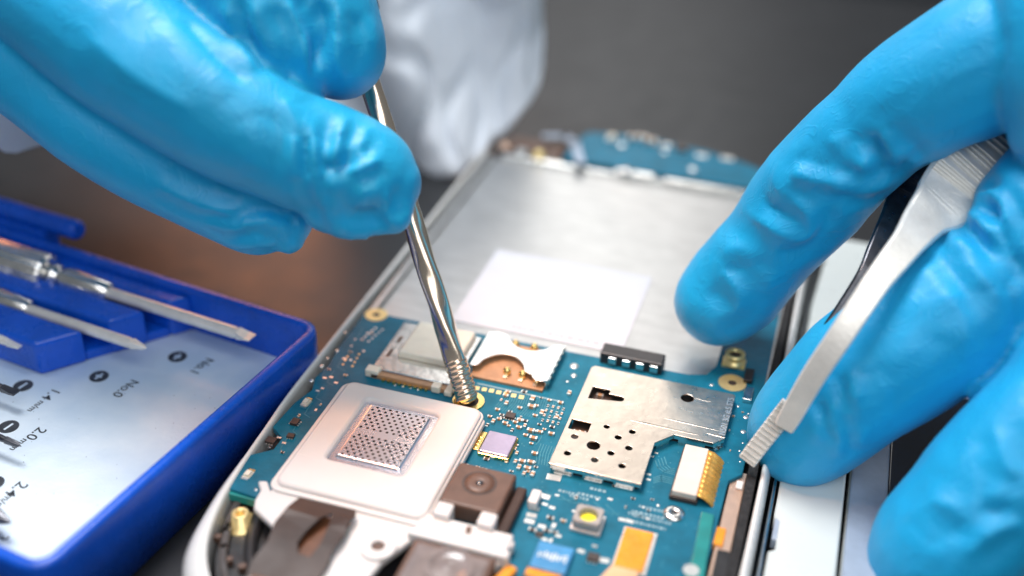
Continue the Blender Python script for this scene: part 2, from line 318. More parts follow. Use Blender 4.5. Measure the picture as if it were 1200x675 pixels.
q = at(853, 490, 1.5); text('marking', 'N501 3G #.5 ST5', (q.x - .2, (Ym + Y1) / 2 + 0.6, hz + 0.014), 1.25, math.pi / 2, M['solder'], can)
MB().prism([(X0 + .5, Y0 + .5), (Xm - .5, Y0 + .5), (Xm - .5, Ym + .5), (X1 - .5, Ym + .5), (X1 - .5, Y1 - .5), (X0 + .5, Y1 - .5)], 7.01, 7.12).build('shielded_area', M['chipdark'], can)

# small soldered parts: one mesh for each kind, then copies
def proto(name, fn):
    b = MB(); mats = fn(b); b_ = Vector((0, 0, 0)); o = b.build(name, mats, bevel=0.04, seg=1); me = o.data; bpy.data.objects.remove(o); return me
def cap(b): b.box(-.3, .3, -.28, .28, 0, .42, 0); b.box(-.52, -.28, -.3, .3, 0, .45, 1); b.box(.28, .52, -.3, .3, 0, .45, 1); return [M['tan'], M['solder']]
def res(b): b.box(-.3, .3, -.28, .28, 0, .3, 0); b.box(-.5, -.29, -.29, .29, 0, .32, 1); b.box(.29, .5, -.29, .29, 0, .32, 1); return [M['chipdark'], M['solder']]
def padf(b): b.box(-.5, .5, -.3, .3, 0, .05, 0); return [M['solder']]
def padg(b): b.box(-.34, .34, -.4, .4, 0, .05, 0); return [M['brass']]
def dot(b): b.lathe([(0, .4), (.06, .36), (.1, .2), (.11, .02)], (0, 0, 0), (0, 0, 1), 14); return [M['solder']]
def ic(b): b.box(-.8, .8, -.65, .65, .06, .55, 0); [b.box(x - .12, x + .12, s * .8 - .14, s * .8 + .14, 0, .14, 1) for x in (-.5, 0, .5) for s in (-1, 1)]; return [M['chipdark'], M['solder']]
def led(b): b.box(-.55, .55, -.75, .75, 0, .35, 0); b.box(-.5, .5, -1.1, -.7, 0, .4, 1); b.box(-.5, .5, .7, 1.1, 0, .4, 2); b.box(-.38, .38, -.5, .5, .3, .7, 0); return [M['cream'], M['solder'], M['gold']]
KN = {}
for nm, fn in (('capacitor', cap), ('resistor', res), ('solder_pad', padf), ('contact_pad', padg), ('test_point', dot), ('chip', ic), ('led', led)): KN[nm] = proto(nm, fn)
def smd(kind, px, py, s=1.0, rot=0.0, z=0.0):
    p = at(px, py, z); o = bpy.data.objects.new(kind, KN[kind]); col.objects.link(o); o.parent = pcb
    o.location = (Vector((p.x, p.y, 7.0 + z + 0.003)) - Vector(pcb['_base'])) * S; o.scale = (s * 1.15,) * 3; o.rotation_euler = (0, 0, rot)
h90 = math.pi / 2
def smd_mm(kind, x, y, s, rot):
    o = bpy.data.objects.new(kind, KN[kind]); col.objects.link(o); o.parent = pcb; o.location = (Vector((x, y, 7.003)) - Vector(pcb['_base'])) * S; o.scale = (s,) * 3; o.rotation_euler = (0, 0, rot)
taken = []
def scatter(n, x0, x1, y0, y1, kinds, s0, s1, gap=.75):
    for k in range(n * 6):
        if n <= 0: break
        x = random.uniform(x0, x1); y = random.uniform(y0, y1)
        if any(abs(x - a) < gap and abs(y - b_) < gap for a, b_ in taken): continue
        taken.append((x, y)); n -= 1; smd_mm(random.choice(kinds), x, y, random.uniform(s0, s1), random.choice((0, 0, h90)))
scatter(34, 29.6, 38.8, 112.5, 131.5, ['capacitor', 'capacitor', 'resistor'], .5, .85)
scatter(22, 2.6, 5.9, 105, 139, ['capacitor', 'resistor', 'test_point', 'solder_pad'], .4, .7)
scatter(10, 41.5, 46.5, 100, 113, ['capacitor', 'resistor', 'solder_pad'], .5, .9)
scatter(8, 49.5, 56, 109.5, 116, ['resistor', 'solder_pad', 'test_point'], .4, .6)
scatter(8, 62.4, 65, 126, 139, ['capacitor', 'test_point'], .35, .5)
vi = MB()
for k in range(200):
    x = random.uniform(29, 64); y = random.uniform(99, 143); vi.disc(x, y, .11, 7.004, 7.02, 7)
o = vi.build('via', M['trace'], pcb); tag(o, kind='stuff')
for k in range(26):
    tr.strip([(29.5 + k * .36, 131.8 - k * .05), (29.7 + k * .36, 128.6), (29.2 + k * .36, 126.2)], .10, 7.004, 7.015)
tr.build('copper_trace', M['trace'], pcb)
for px, py in ((559, 455), (567.5, 456.5), (576, 458), (584.5, 460), (593, 461.7), (602, 463.7), (611, 465.6)): smd('contact_pad', px, py, .95, .1)
for k in range(4):
    for j in range(4): smd('capacitor' if (k + j) % 3 else 'resistor', 642 + k * 6.1 - j * 2.1, 476.5 + k * 1.3 + j * 5.6, .48, h90)
for px, py, s in ((624, 469, .95), (623, 478, .95), (635, 485, .8), (627, 488, .6), (583, 481, .6), (609, 479, .6), (578, 495, .7), (592, 497, .7), (604, 496, .65), (608, 502, .7), (615, 500, .6), (622, 506, .9), (625, 515, .9), (616, 511, .6), (630, 507, .6), (574, 489, .55), (585, 492, .6), (612, 542, .8), (622, 543, .8), (618, 550, .8), (608, 549, .75), (624, 557, .75), (614, 556, .6), (604, 542, .6), (578, 536, .8), (587, 538, .6), (667, 462, .75)):
    smd('capacitor', px, py, s, random.choice((0, h90)), 0.0)
for px, py, s in ((588, 487, .6), (600, 505, .6), (610, 490, .5), (632, 498, .5), (598, 483, .5), (571, 499, .6), (570, 539, .7), (594, 541, .7), (628, 548, .5), (641, 623, .8), (624, 622, .9), (645, 608, .8)):
    smd('resistor', px, py, s, random.choice((0, h90)))
smd('chip', 598, 489, .75); smd('chip', 346, 496, .7, h90); smd('chip', 341, 512, .55, .1); smd('chip', 318, 518, .75); smd('chip', 632, 627, .5); smd('chip', 695, 655, .8)
for px, py, s in ((649, 560, 1.7), (638, 582, 1.3), (626, 596, 1.15), (623, 604, 1.15), (620.5, 611, 1.15), (638.5, 591, .7), (647, 595, .7), (635, 617, .9), (654, 628, .7), (681, 646, .8), (708, 657, 1.1), (715, 585, .6), (738, 611, .9), (729, 609, .8), (638, 632, .7), (760, 556, .55), (760, 562, .55), (769, 531, .5), (764, 535, .5), (697, 640, .6), (333, 519, .55), (372, 458, .5), (378, 455, .4)):
    smd('solder_pad', px, py, s, random.choice((0, .08, -.08)))
for px, py, s in ((673, 429, 1.5), (672.5, 440, 1.0), (874, 489, .9), (871, 506, .9), (834, 451, .7), (377, 429, .8), (365, 446, .8), (395, 411, .6), (463, 451, .45), (472, 453, .45), (481, 454.5, .45), (490, 456.5, .45), (665, 447, .5), (700, 585, .4), (300, 574, .5), (384, 420, .5), (405, 390, .55), (865, 476, .5)): smd('test_point', px, py, s)
for px, py in ((701, 455), (703, 464), (722, 466), (680, 499), (674, 498), (695, 522), (806, 467)): smd('capacitor', px + 2, py + 10, .9, .05, .12)
smd('led', 359, 473, .8, -.05); smd('led', 291, 558, .85, -.05, -.3)
for k in range(4):
    for j in range(2): smd('contact_pad', 406 + j * 11 + k * 2.6 - 4, 427 - k * 4.6 + j * 2, .4, .1)
for k in range(5): smd('test_point', 424 + k * 4, 398 - k * 3.4, .5); smd('test_point', 432 + k * 4, 400 - k * 3.4, .45)
sm = MB()
sm.strip([at(560, 449.5), at(654, 470)], .28, 7.004, 7.03)
for px, py, w in ((690, 581, 3), (678, 583, 2.4), (700, 574, 2), (758, 603, 4), (765, 609, 5), (762, 616, 4), (762, 596, 3), (745, 603, 2), (665, 577, 2.5)):
    p = at(px, py)
    xx = p.x - w / 2
    while xx < p.x + w / 2: u = random.uniform(.15, .5); sm.box(xx, xx + u, p.y - .25, p.y + .25, 7.004, 7.016); xx += u + .18
sm.build('silkscreen', M['silk'], pcb)
for px, py in ((879, 440), (878, 462)):
    p = at(px, py, .5); MB().box(p.x - .8, p.x + .5, p.y - 1.6, p.y + 1.6, 7.0, 7.7).build('spring_contact', M['silver'] if py > 450 else M['black'], pcb, bevel=.1)

# white loudspeaker module
wz = 9.3
mod = MB(); r_ = quad(((413, 443), (561, 481), (319, 561), (500, 612)), 2.3)
x0, x1, y0, y1 = r_
sp = plate('speaker_module', rect(x0, x1, y0, y1, 1.4, 5), [rect(*quad(((430, 463), (515, 488), (384, 534), (469, 560)), 2.3), .8, 4)], 8.3, wz, M['white'], ph, 0.42)
lo = MB(); e = at(300, 575, .8)
lo.prism([(x0 - 1.4, y0 + 1), (x0 - .2, y0 - .5), (x0 - .2, y1 - 6), (x0 + .6, y1 - 2), (x0 + .6, y1 + .5), (x1 - 2, y1 + .5), (x1 + .6, y1 - 1), (x1 + .6, y0), (x1 + .4, 98.5), (26.5, 92), (25.2, 84), (12.6, 80), (12.4, 88), (11.8, 91.5), (11.0, 93.2), (8.8, 94.4), (7.4, 95.2), (6.8, 96.6), (6.6, 98.5), (5.4, 100)], 7.15, 8.28)
MB().prism(rect(x0 - .7, x1 + .3, y0 - .7, y1 + .3, 1.6, 5), 8.2, 8.72).build('module_ledge', M['white'], sp, bevel=.22, seg=3)
lo.build('bracket', M['white'], sp, bevel=.35, seg=3)
g = quad(((430, 463), (515, 488), (384, 534), (469, 560)), 2.3)
mp_ = MB().box(g[0] - .4, g[1] + .4, g[2] - .4, g[3] + .4, 8.3, 8.75); mp_.box(g[0] + .6, g[1] - .6, g[2] + .9, g[3] - .5, 8.5, 9.12, taper=.5); mp_.build('speaker_grille', mat('polished_mesh_plate', (.80, .80, .88), .27, 1.0, var=.05, vscale=60, rvar=.03), sp, bevel=.2, seg=3)
pf = MB()
for ya, yb in ((.56, .90), (.12, .44)):
    nx, ny = 17, 8
    for i in range(nx):
        for j in range(ny):
            if (i + j) % 2: continue
            xx = g[0] + (g[1] - g[0]) * (.16 + .70 * i / (nx - 1)); yy = g[2] + (g[3] - g[2]) * (ya + (yb - ya) * j / (ny - 1)); pf.prism(circ(xx, yy, .2, 10), 9.123, 9.13)
pf.build('perforation', M['hole'], sp)
q = at(443, 640, 1.6); b = MB().ring(q.x, q.y, .85, 2.3, 8.25, 8.75); b.disc(q.x, q.y, .86, 8.2, 8.31, mi=1); b.build('screw_eyelet', [M['white'], M['brown']], sp, bevel=.12)
# brown film folded over the near edge of the module
xa, xb = at(352, 578, 2.0).x + .3, at(425, 592, 2.0).x + .2
q = at(372, 622, 2.4); lf = [(q.x + .5, q.y + 3.4), (q.x - .5, q.y + 1.6), (q.x - 1.2, q.y - .6), (q.x - 1.4, q.y - 2.6), (q.x - .6, q.y - 4.0), (q.x + .9, q.y - 4.0), (q.x + 1.3, q.y - 2.0), (q.x + 1.0, q.y + 1.0)]
fo = plate('adhesive_film', [(xa - .4, 79)] + [(xa - .4 + .25 * math.sin(y), y) for y in np.linspace(80, 96, 16)] + [(xa + .3, 97.6), (xb - .4, 97.8)] + [(xb + .15 * math.sin(y * 1.3), y) for y in np.linspace(96.8, 80, 16)] + [(xb, 79)], [lf], 9.3, 9.62, M['film'], ph, .06)
for v in fo.data.vertices:
    yy = v.co.y / S + 150; v.co.z -= S * (max(0, 95 - yy) / 16) ** 2 * 3.2; v.co.z += S * .35 * math.exp(-((yy - 95.2) / .8) ** 2)
MB().box(xa + .4, xb - .6, 82.5, 96.5, 8.25, 8.36).build('film_dark_patch', mat('dark_amber', (.12, .045, .018), .4, var=.3), fo)  # dark patch below the leaf-shaped opening of the film

# cameras
cz = 3.0
def camera_unit(name, pts, z, ringpx, rr, m, parent):
    x0, x1, y0, y1 = quad(pts, z); top = ZB + z
    b = MB().box(x0, x1, y0, y1, 7.0, top); c = b.build(name, M[m], parent, bevel=.35, seg=3)
    q = at(*ringpx, z); b = MB().ring(q.x, q.y, rr * .88, rr, top - .02, top + .03); b.build('lens_ring', M['chipdark'], c)
    b = MB().lathe([(0, rr * .86), (.12, rr * .84), (.1, rr * .4), (.02, rr * .24)], (q.x, q.y, top), (0, 0, 1), 32); b.build('lens_barrel', M[m], c)
    b = MB().lathe([(0, rr * .24), (.12, rr * .2), (.18, rr * .02)], (q.x, q.y, top), (0, 0, 1), 20); b.build('lens', M['glass'], c); return x0, x1, y0, y1, c
cu = camera_unit('front_camera', ((537, 541), (607, 555), (517, 585), (583, 604)), 2.8, (562, 566), 2.3, 'brown', ph)
b = MB(); b.box(cu[1] + .2, cu[1] + 1.6, cu[2] - 1.2, cu[3] - .5, 7.0, 8.3); b.box(cu[1] + .6, cu[1] + 2.4, cu[2] - 6, cu[2] - 1.0, 7.0, 7.9); b.build('flex_tail', M['film'], ph, bevel=.2)
p = at(627, 580, 1.4); MB().box(p.x - .65, p.x + .65, p.y - 1.4, p.y + 1.2, 7.0, 8.4).build('locating_tab', M['white'], ph, bevel=.25)
bx0, bx1 = at(494, 612, 2.0).x, at(602, 640, 2.0).x; by = at(545, 622, 2.0).y
b = MB(); b.box(bx0 - .6, bx1 - .6, by - 1.9, by + 1.5, 7.1, 8.9); b.box(bx0 - 1, bx1, by - 2.9, by - 1.7, 7.1, 9.3); b.box(bx0 - .4, bx1 - .2, by - .4, by + .8, 7.1, 8.6)
for px, py in ((521, 595), (572, 607)):
    p = at(px, py, 2.6); b.box(p.x - 1.1, p.x + 1.1, p.y - 1.5, p.y + .8, 7.2, 9.9)
b.build('camera_bracket', M['white'], ph, bevel=.3, seg=3)
p = at(548, 620, 2.0); MB().box(p.x - .2, p.x + .5, p.y - .7, p.y + .6, 8.9, 8.93, rot=.2).build('bracket_mark', M['brown'], ph)
x0, x1, y0, y1 = quad(((484, 632), (580, 650), (455, 690), (560, 712)), 2.0)
rc = MB().box(x0, x1, y0 - 2, y1, 4.8, 9.0).build('rear_camera', M['brown'], ph, bevel=.35, seg=3)
MB().box(x0 + .7, x1 - .7, y0 - 1, y1 - .8, 8.9, 9.1).build('camera_window', M['lensgrey'], rc, bevel=.1)
q = at(526, 664, 2.2); b = MB().lathe([(0, 3.0), (.25, 2.9), (.3, 2.3), (.15, 2.1), (.2, 1.0), (.3, .1)], (q.x, q.y, 9.08), (0, 0, 1), 36); b.build('lens', M['lensgrey'], rc)
q = at(526, 664, 2.3); MB().ring(q.x, q.y, 2.35, 3.1, 9.1, 9.45, 36).build('lens_ring', M['lensgrey'], rc)
q = at(592, 668, 1); MB().box(q.x - .7, q.x + .7, q.y - 3, q.y + 1.2, 7.0, 7.9, rot=-.3).build('camera_flex', M['orange'], ph, bevel=.15)
q = at(578, 660, 1); MB().box(q.x - .8, q.x + .6, q.y - .6, q.y + .6, 7.0, 8.1).build('locating_tab', M['white'], ph, bevel=.2)
# lavender chip with gold edge and gold contact patch
x0, x1, y0, y1 = quad(((572, 502), (606, 511), (561, 527), (597, 538)), .9)
b = MB().box(x0, x1, y0, y1, 7.0, 7.55, 1); b.box(x0 + .18, x1 - .18, y0 + .18, y1 - .18, 7.5, 7.9, 0); b.build('sensor_chip', [M['chip'], M['gold']], ph, bevel=.12)
x0, x1, y0, y1 = quad(((558, 503), (571, 506), (546, 523), (561, 527)), .3)
b = MB().box(x0, x1, y0, y1, 7.0, 7.2)
for k in range(4): b.box(x0 + .2, x1 - .2, y0 + .3 + k * .75, y0 + .65 + k * .75, 7.2, 7.28)
b.build('contact_patch', M['gold'], ph, bevel=.05)

# card holders
x0, x1, y0, y1 = quad(((468, 380), (562, 384), (433, 432), (540, 450)), 1.4)
s1 = MB().box(x0, x1, y0 + .4, y1, 7.02, 7.9).build('card_holder', M['silver'], ph, bevel=.2)
MB().box(x0 + 2.6, x1 - .8, y0 + 4.2, y1 - .2, 7.9, 9.0, taper=.3).build('card', M['cream'], s1, bevel=.3, seg=3)
b = MB(); b.box(x0 + .4, x1, y0 - .8, y0 + .2, 7.02, 7.8)
b.build('holder_base', M['tan'], s1, bevel=.1)
b = MB(); b.box(x0 - .5, x0 + 1.7, y0 - .8, y0 + .8, 7.02, 8.3); b.box(x1 - 3.0, x1 - 1.6, y0 - 1.2, y0 + .2, 7.02, 8.2); b.box(x1 - .9, x1 + .3, y0 - 1.4, y0 + 1, 7.02, 7.9); b.build('latch', M['cream'], s1, bevel=.2)
for k in range(9):
    xx = x0 + 2.6 + k * .85; MB().box(xx - .22, xx + .22, y0 - 1.25, y0 - .75, 7.01, 7.4).build('contact_pin', M['gold'], s1)
b = MB(); b.box(x0 + .9, x0 + 1.4, y0 + 4, y0 + 6, 7.88, 7.97); b.box(x0 + 1.0, x0 + 1.5, y0 + 8, y0 + 9.6, 7.88, 7.97); b.build('slot', M['brown'], s1)
# second holder: bridge with curved cut-outs, gold springs beneath
c2 = [at(x, y, 1.6) for x, y in ((570, 388), (664, 405), (640, 446), (553, 428))]
x0, x1, y0, y1 = (c2[0].x + c2[3].x) / 2, (c2[1].x + c2[2].x) / 2, (c2[2].y + c2[3].y) / 2, (c2[0].y + c2[1].y) / 2
W = x1 - x0; H = y1 - y0
def f2(u, v): return (x0 + W * u, y0 + H * v)
o2 = [f2(0, 0), f2(.1, .05)] + [f2(.1 + .68 * t, .08 + .40 * math.sin(math.pi * min(1, t * 1.15)) ** .6 if t < .85 else .08 + .3 * (1 - t)) for t in np.linspace(.04, 1, 14)] + [f2(.80, .02), f2(.86, -.04), f2(1, 0), f2(1, 1), f2(.92, 1)] + [f2(.88 - .62 * t, .98 - .30 * math.sin(math.pi * t) ** .7) for t in np.linspace(0, 1, 12)] + [f2(.2, 1.02), f2(.12, 1.04), f2(0, .98)]
h2 = plate('card_cover', o2, [], 8.35, 8.6, M['silver'], ph, .06)
b = MB(); b.box(x0 + .1, x0 + .45, y0, y1, 7.02, 8.35); b.box(x1 - .4, x1 - .1, y0, y1, 7.02, 8.35)
for k in range(6): b.box(x1 - .15, x1 + .12, y0 + .6 + k * 1.7, y0 + 1.5 + k * 1.7, 7.3, 8.45)
b.build('side_wall', M['silver'], h2)
MB().box(x0 + .5, x1 - .5, y0 - 1.0, y1 - .5, 7.02, 7.4).build('holder_floor', M['tan'], h2)
for k, (px, py) in enumerate(((594, 436), (612, 440), (629, 445), (604, 404), (626, 408))):
    q = at(px, py, .8); MB().lathe([(0, .5), (.5, .62), (.9, .55), (1.15, .25)], (q.x, q.y, 7.38), (0, .15, 1), 14).build('contact_spring', M['gold'], h2)
    MB().box(q.x - .28, q.x + .28, q.y - 1.3, q.y - .5, 7.35, 7.7).build('spring_foot', M['solder'], h2)
# black connector at the board edge
x0, x1, y0, y1 = quad(((708, 404), (780, 417), (703, 412), (777, 425)), 1.9)
cn = MB().box(x0, x1, y0 - .4, y1 + .6, 6.4, 8.9).build('battery_connector', M['black'], ph, bevel=.2)
for k in range(4):
    xx = x0 + 2.0 + k * (x1 - x0 - 3.2) / 3; MB().box(xx - .62, xx + .62, y0 - .75, y0 - .3, 7.3, 8.5).build('contact_blade', M['silver'], cn, bevel=.1)
# flat cable connector at right
x0, x1, y0, y1 = quad(((803, 520), (832, 526), (788, 574), (815, 581)), 1.5)
fc = MB().box(x0, x1, y0, y1, 7.0, 8.5).build('flex_connector', M['fpc'], ph, bevel=.12)
MB().box(x0 - .25, x1 + .2, y0 - .25, y1 + .2, 7.0, 7.7).build('connector_base', M['chipdark'], fc, bevel=.1)
b = MB(); nn_ = 40; prf = [(0, 8.35), (.9, 8.2), (1.8, 7.6), (2.6, 6.7), (3.2, 5.5)]
for j in range(len(prf)):
    for i in range(nn_ + 1): b.v.append(Vector((x1 - .1 + prf[j][0], y0 + .1 + (y1 - y0 - .2) * i / nn_, prf[j][1] + .14 * abs(math.sin(i * math.pi / 4)))))
for j in range(len(prf) - 1):
    for i in range(nn_): b.f.append([j * (nn_ + 1) + i, j * (nn_ + 1) + i + 1, (j + 1) * (nn_ + 1) + i + 1, (j + 1) * (nn_ + 1) + i]); b.m.append(0); b.sm.append(True)
fo = b.build('flex_ribbon', M['ribbon'], fc); s_ = fo.modifiers.new('s', 'SOLIDIFY'); s_.thickness = .12 * S
# right margin: copper tape, black foam, orange and black bits
MB().box(64.2, 66.2, 98, 125, 4.6, 6.4).build('copper_tape', M['copper'], ph, bevel=.1)
MB().box(66.25, 67.5, 84, 172, 4.6, 6.9).build('foam_gasket', M['foam'], ph, bevel=.1)
q = at(867, 566, 0); MB().box(q.x - .45, q.x + .45, q.y - .8, q.y + .8, 6.4, 6.75).build('locating_tab', M['white'], ph, bevel=.1)
q = at(840, 628, -.4); MB().box(q.x - .6, q.x + 1.0, q.y - 1.6, q.y + 1.7, 5.5, 6.7).build('flex_tab', M['orange'], ph, bevel=.15)
q = at(846, 662, -.6); MB().box(q.x - 1.0, q.x + 1.6, q.y - 6, q.y + 2.6, 4.6, 6.5).build('rubber_pad', M['black'], ph, bevel=.2)
dbo = [at(x, y, .35) for x, y in ((822, 600), (837, 604), (824, 684), (796, 694), (812, 650))]
MB().prism([(p_.x, p_.y) for p_ in reversed(dbo)], 7.01, 7.5).build('daughter_board', M['pcb2'], ph, bevel=.1)
q = at(810, 668, .6); MB().disc(q.x, q.y, 1.0, 7.5, 7.6).build('solder_joint', M['solder'], ph)
# flash
x0, x1, y0, y1 = quad(((677, 590), (708, 595), (670, 609), (704, 616)), 1.9)
fb = MB(); fb.box(x0 - .2, x1 + .2, y0 - .1, y1 + .2, 7.0, 7.5, 1); fb.build('flash_base', M['white'], ph, bevel=.1)
fl = plate('flash_housing', rect(x0, x1, y0, y1, .5, 3), [circ((x0 + x1) / 2, (y0 + y1) / 2, (x1 - x0) * .34, 24)], 7.5, 8.9, M['clear'], ph, .12)
MB().disc((x0 + x1) / 2, (y0 + y1) / 2, (x1 - x0) * .3, 7.5, 8.05, 24).build('flash_phosphor', M['yellow'], fl)
MB().disc((x0 + x1) / 2, (y0 + y1) / 2, (x1 - x0) * .33, 7.45, 7.62, 24).build('flash_well', M['lensgrey'], fl)
# orange and blue flat parts
x0, x1, y0, y1 = quad(((733, 617), (766, 624), (719, 662), (754, 670)), .5)
of = MB().box(x0, x1, y0, y1, 7.0, 7.5).build('flex_patch', M['orange'], ph, bevel=.12)
MB().prism([(x0 - .1, y0 + .3), (x1 - .5, y0 + .1), (x1 - .4, y0 - 5), (x0 - 2, y0 - 5)], 7.02, 7.4).build('flex_root', M['peach'], of, bevel=.1)
MB().box(x0 - .2, x1 + .4, y0 - .3, y1 + .3, 7.0, 7.2).build('patch_frame', M['solder'], of)
x0, x1, y0, y1 = quad(((631, 634), (673, 641), (620, 664), (664, 672)), .8)
bf = MB().box(x0, x1, y0, y1, 7.0, 7.8).build('board_connector', M['blueflex'], ph, bevel=.15)
b = MB()
for k in range(9): b.box(x0 + .5 + k * .42, x0 + .75 + k * .42, (y0 + y1) / 2 - random.uniform(.2, .7), (y0 + y1) / 2 + random.uniform(.2, .8), 7.8, 7.84)
b.build('connector_pin', M['solder'], bf)
MB().box(x0 - .2, x1 - .4, y0 - 1.6, y0, 7.0, 7.5).build('connector_tail', M['orange'], bf, bevel=.1)
MB().box(x0 - .2, x1 - .2, y0 - 5, y0 - 1.7, 7.0, 8.0).build('chip_package', M['chipdark'], bf, bevel=.1)
# dark corner details at the near left
cpath = [(p_[0], p_[1]) for p_ in path if p_[1] < 104 and p_[0] < 26]
MB().sweep([(x + 1.6 * (1 if x < 10 else .4), y + 1.6 * (0 if y > 92 else 1)) for x, y in cpath], [(-.5, 4.5), (-.5, 5.6), (.4, 5.6), (.4, 4.5)]).build('inner_lip', mat('smoky_plastic', (.09, .08, .078), .2, var=.3), ph)
cp2 = [(p_[0], p_[1]) for p_ in path if p_[1] < 97 and p_[0] < 24]
MB().sweep([(34 + (x - 34) * .86, 150 + (y - 150) * .94) for x, y in cp2], [(-.8, 4.5), (-.8, 5.3), (.8, 5.3), (.8, 4.5)]).build('inner_lip', M['black'], ph)
for px, py in ((262, 640), (268, 655), (284, 663), (300, 666), (255, 628)):
    q = at(px, py, -1.5); MB().box(q.x - .5, q.x + .5, q.y - .4, q.y + .4, 4.6, 5.6, rot=random.random()).build('snap_catch', M['brown'], ph, bevel=.1)
MB().box(1.8, 6.5, 98.0, 101, 5.4, 6.6).build('antenna_contact', M['pcb2'], ph, bevel=.1)
# far end: second board, bracket, jack
fb_ = [(16.5, 209.6), (60.5, 209.6), (61.5, 213), (59, 217.2), (52, 221), (44, 223.6), (35, 225), (26, 225.2), (18.5, 224.2), (16.8, 219)]
lb = MB().prism(fb_, 6.8, 7.7).build('charging_board', M['pcb'], ph, bevel=.1)
def smd2(kind, px, py, s):
    p = at(px, py, .7); o = bpy.data.objects.new(kind, KN[kind]); col.objects.link(o); o.parent = lb; o.location = (Vector((p.x, p.y, 7.705)) - Vector(lb['_base'])) * S; o.scale = (s,) * 3
for px, py, s, k in ((729, 170, 2.2, 'test_point'), (741, 163, 1.8, 'capacitor'), (752, 163, 1.8, 'capacitor'), (762, 168, 2.2, 'capacitor'), (772, 172, 1.7, 'resistor'), (783, 170, 2.0, 'test_point'), (779, 178, 1.6, 'test_point'), (798, 176, 1.5, 'chip'), (822, 183, 2.2, 'solder_pad'), (812, 198, 2.2, 'test_point'), (852, 186, 2.6, 'solder_pad'), (716, 163, 1.4, 'led')): smd2(kind=k, px=px, py=py, s=s)
b = MB(); b.box(4, 66, 207.7, 209.3, 4.6, 6.9); b.box(28, 36, 207.9, 209.5, 6.9, 7.5); b.box(38, 55, 207.6, 209.2, 6.9, 7.3); b.build('end_bracket', M['silver'], ph, bevel=.3)
q = at(735, 200, .5); MB().lathe([(0, 1.3), (.6, 1.2), (.9, .7), (1.0, .05)], (q.x, q.y, 7.2), (0, 0, 1), 20).build('screw', M['silver'], ph)
b = MB(); b.box(3, 15.5, 211, 219, 4.6, 6.6); b.build('jack_block', M['brown'], ph, bevel=.6)
q = at(632, 180, .5); MB().lathe([(0, 1.3), (1.2, 1.3), (1.8, .9), (2.0, .1)], (q.x, q.y, 6.2), (0, 0, 1), 20).build('brass_post', M['brass'], ph)
q = at(612, 176, .5); MB().box(q.x - 1.3, q.x + 1.3, q.y - 1.2, q.y + 1.2, 6, 7.6).build('vibration_motor', M['silver'], ph, bevel=.4)
q = at(593, 166, .5); MB().lathe([(0, 1.4), (.9, 1.2), (1.2, .2)], (q.x, q.y, 6.2), (0, 0, 1), 18).build('screw', M['copper'], ph)
MB().strip([at(640, 158, 1.4), at(662, 158, 1.4), at(674, 166, 1.4), at(680, 188, 1.4)], 2.0, 8.0, 8.3).build('flex_tail', M['greyside'], ph, bevel=.1)

# ------------------------------------------------------------------ things to the right of the phone
cv = empty('phone_back_cover', (75, 140, 0), 'white plastic back cover with a side notch, between the opened phone and dark display', 'phone cover')
zc = 5.0
plate('panel', [(70.5, 60), (79.3, 60), (79.3, 175), (84, 200), (72, 200), (70.7, 175), (70.7, 119.5), (71.5, 118.9), (71.5, 113.3), (70.7, 112.7)], [], zc - 2.6, zc, M['cover'], cv, .35)
q = at(911, 611, -2); MB().box(q.x - .35, q.x + .5, q.y - 3.2, q.y + 3.0, zc - 2.0, zc - .25).build('release_notch', M['greyside'], cv, bevel=.2)
MB().box(69.85, 70.3, 60, 200, 1.2, zc - .5).build('side_trim', M['steel'], cv, bevel=.18)
sp2 = empty('smartphone', (112, 120, 0), 'second smartphone lying with its dark dusty display up, half hidden under the right glove', 'phone')
MB().prism(rect(79.9, 146, 40, 190, 7), .3, 4.0).build('body', M['cover'], sp2, bevel=.6)
MB().prism([(80.0, 46), (85.0, 46), (85.0, 153.0), (80.0, 153.0)], 4.02, 4.75).build('bezel', M['greyside'], sp2, bevel=.3)
MB().box(85.05, 143, 46, 153.0, 4.02, 4.8).build('display', M['screen'], sp2, bevel=.15)
MB().box(85.05, 143, 155.6, 158.6, 4.02, 4.8).build('bezel', M['greyside'], sp2, bevel=.2)
MB().box(80.05, 143, 153.1, 155.5, 4.02, 4.6).build('display_edge', M['screen'], sp2)
b = MB()
for k in range(26):
    x = random.uniform(86, 100); y = random.uniform(105, 152); w = random.uniform(.08, .22); b.box(x, x + w, y, y + w * random.uniform(.6, 2.0), 4.8, 4.86, rot=random.random() * 3)
b.build('dust', M['sticker'], sp2)

# ------------------------------------------------------------------ screwdriver case
K = Vector((0.4, 131.3, 0)); ca = math.radians(-8.0)
def cl_(x, y, z): v = Vector((x, y, 0)); v.rotate(Matrix.Rotation(ca, 3, 'Z')); return Vector((v.x + K.x, v.y + K.y, z))
def to_local(p): v = Vector((p.x - K.x, p.y - K.y, 0)); v.rotate(Matrix.Rotation(-ca, 3, 'Z')); return v
class CB(MB):
    pass
cs = empty('screwdriver_case', (K.x - 50, K.y - 20, 0), 'open blue plastic screwdriver case with silver card floor and size markings, left of the phone', 'case')
def rotated(b): b.v = [cl_(v.x, v.y, v.z) for v in b.v]; return b
opath = rect(-118, 0, -58, 0, 3.5, 5)
w = MB().sweep(opath, [(0, .3), (0, 11.2), (.12, 11.7), (.4, 11.95), (1.2, 12.0), (1.6, 11.75), (1.75, 11.2), (1.8, 4), (1.8, .3)], closed=True)
rotated(w).build('case_wall', M['case'], cs)
b = MB().prism(rect(-117, -1, -57, -1, 3, 4), .2, 3.9); rotated(b).build('case_floor', M['case'], cs)
b = MB(); yy = -55.2; edge = [(-115.5, -1.9), (-1.9, -1.9)]
yv = -3.0
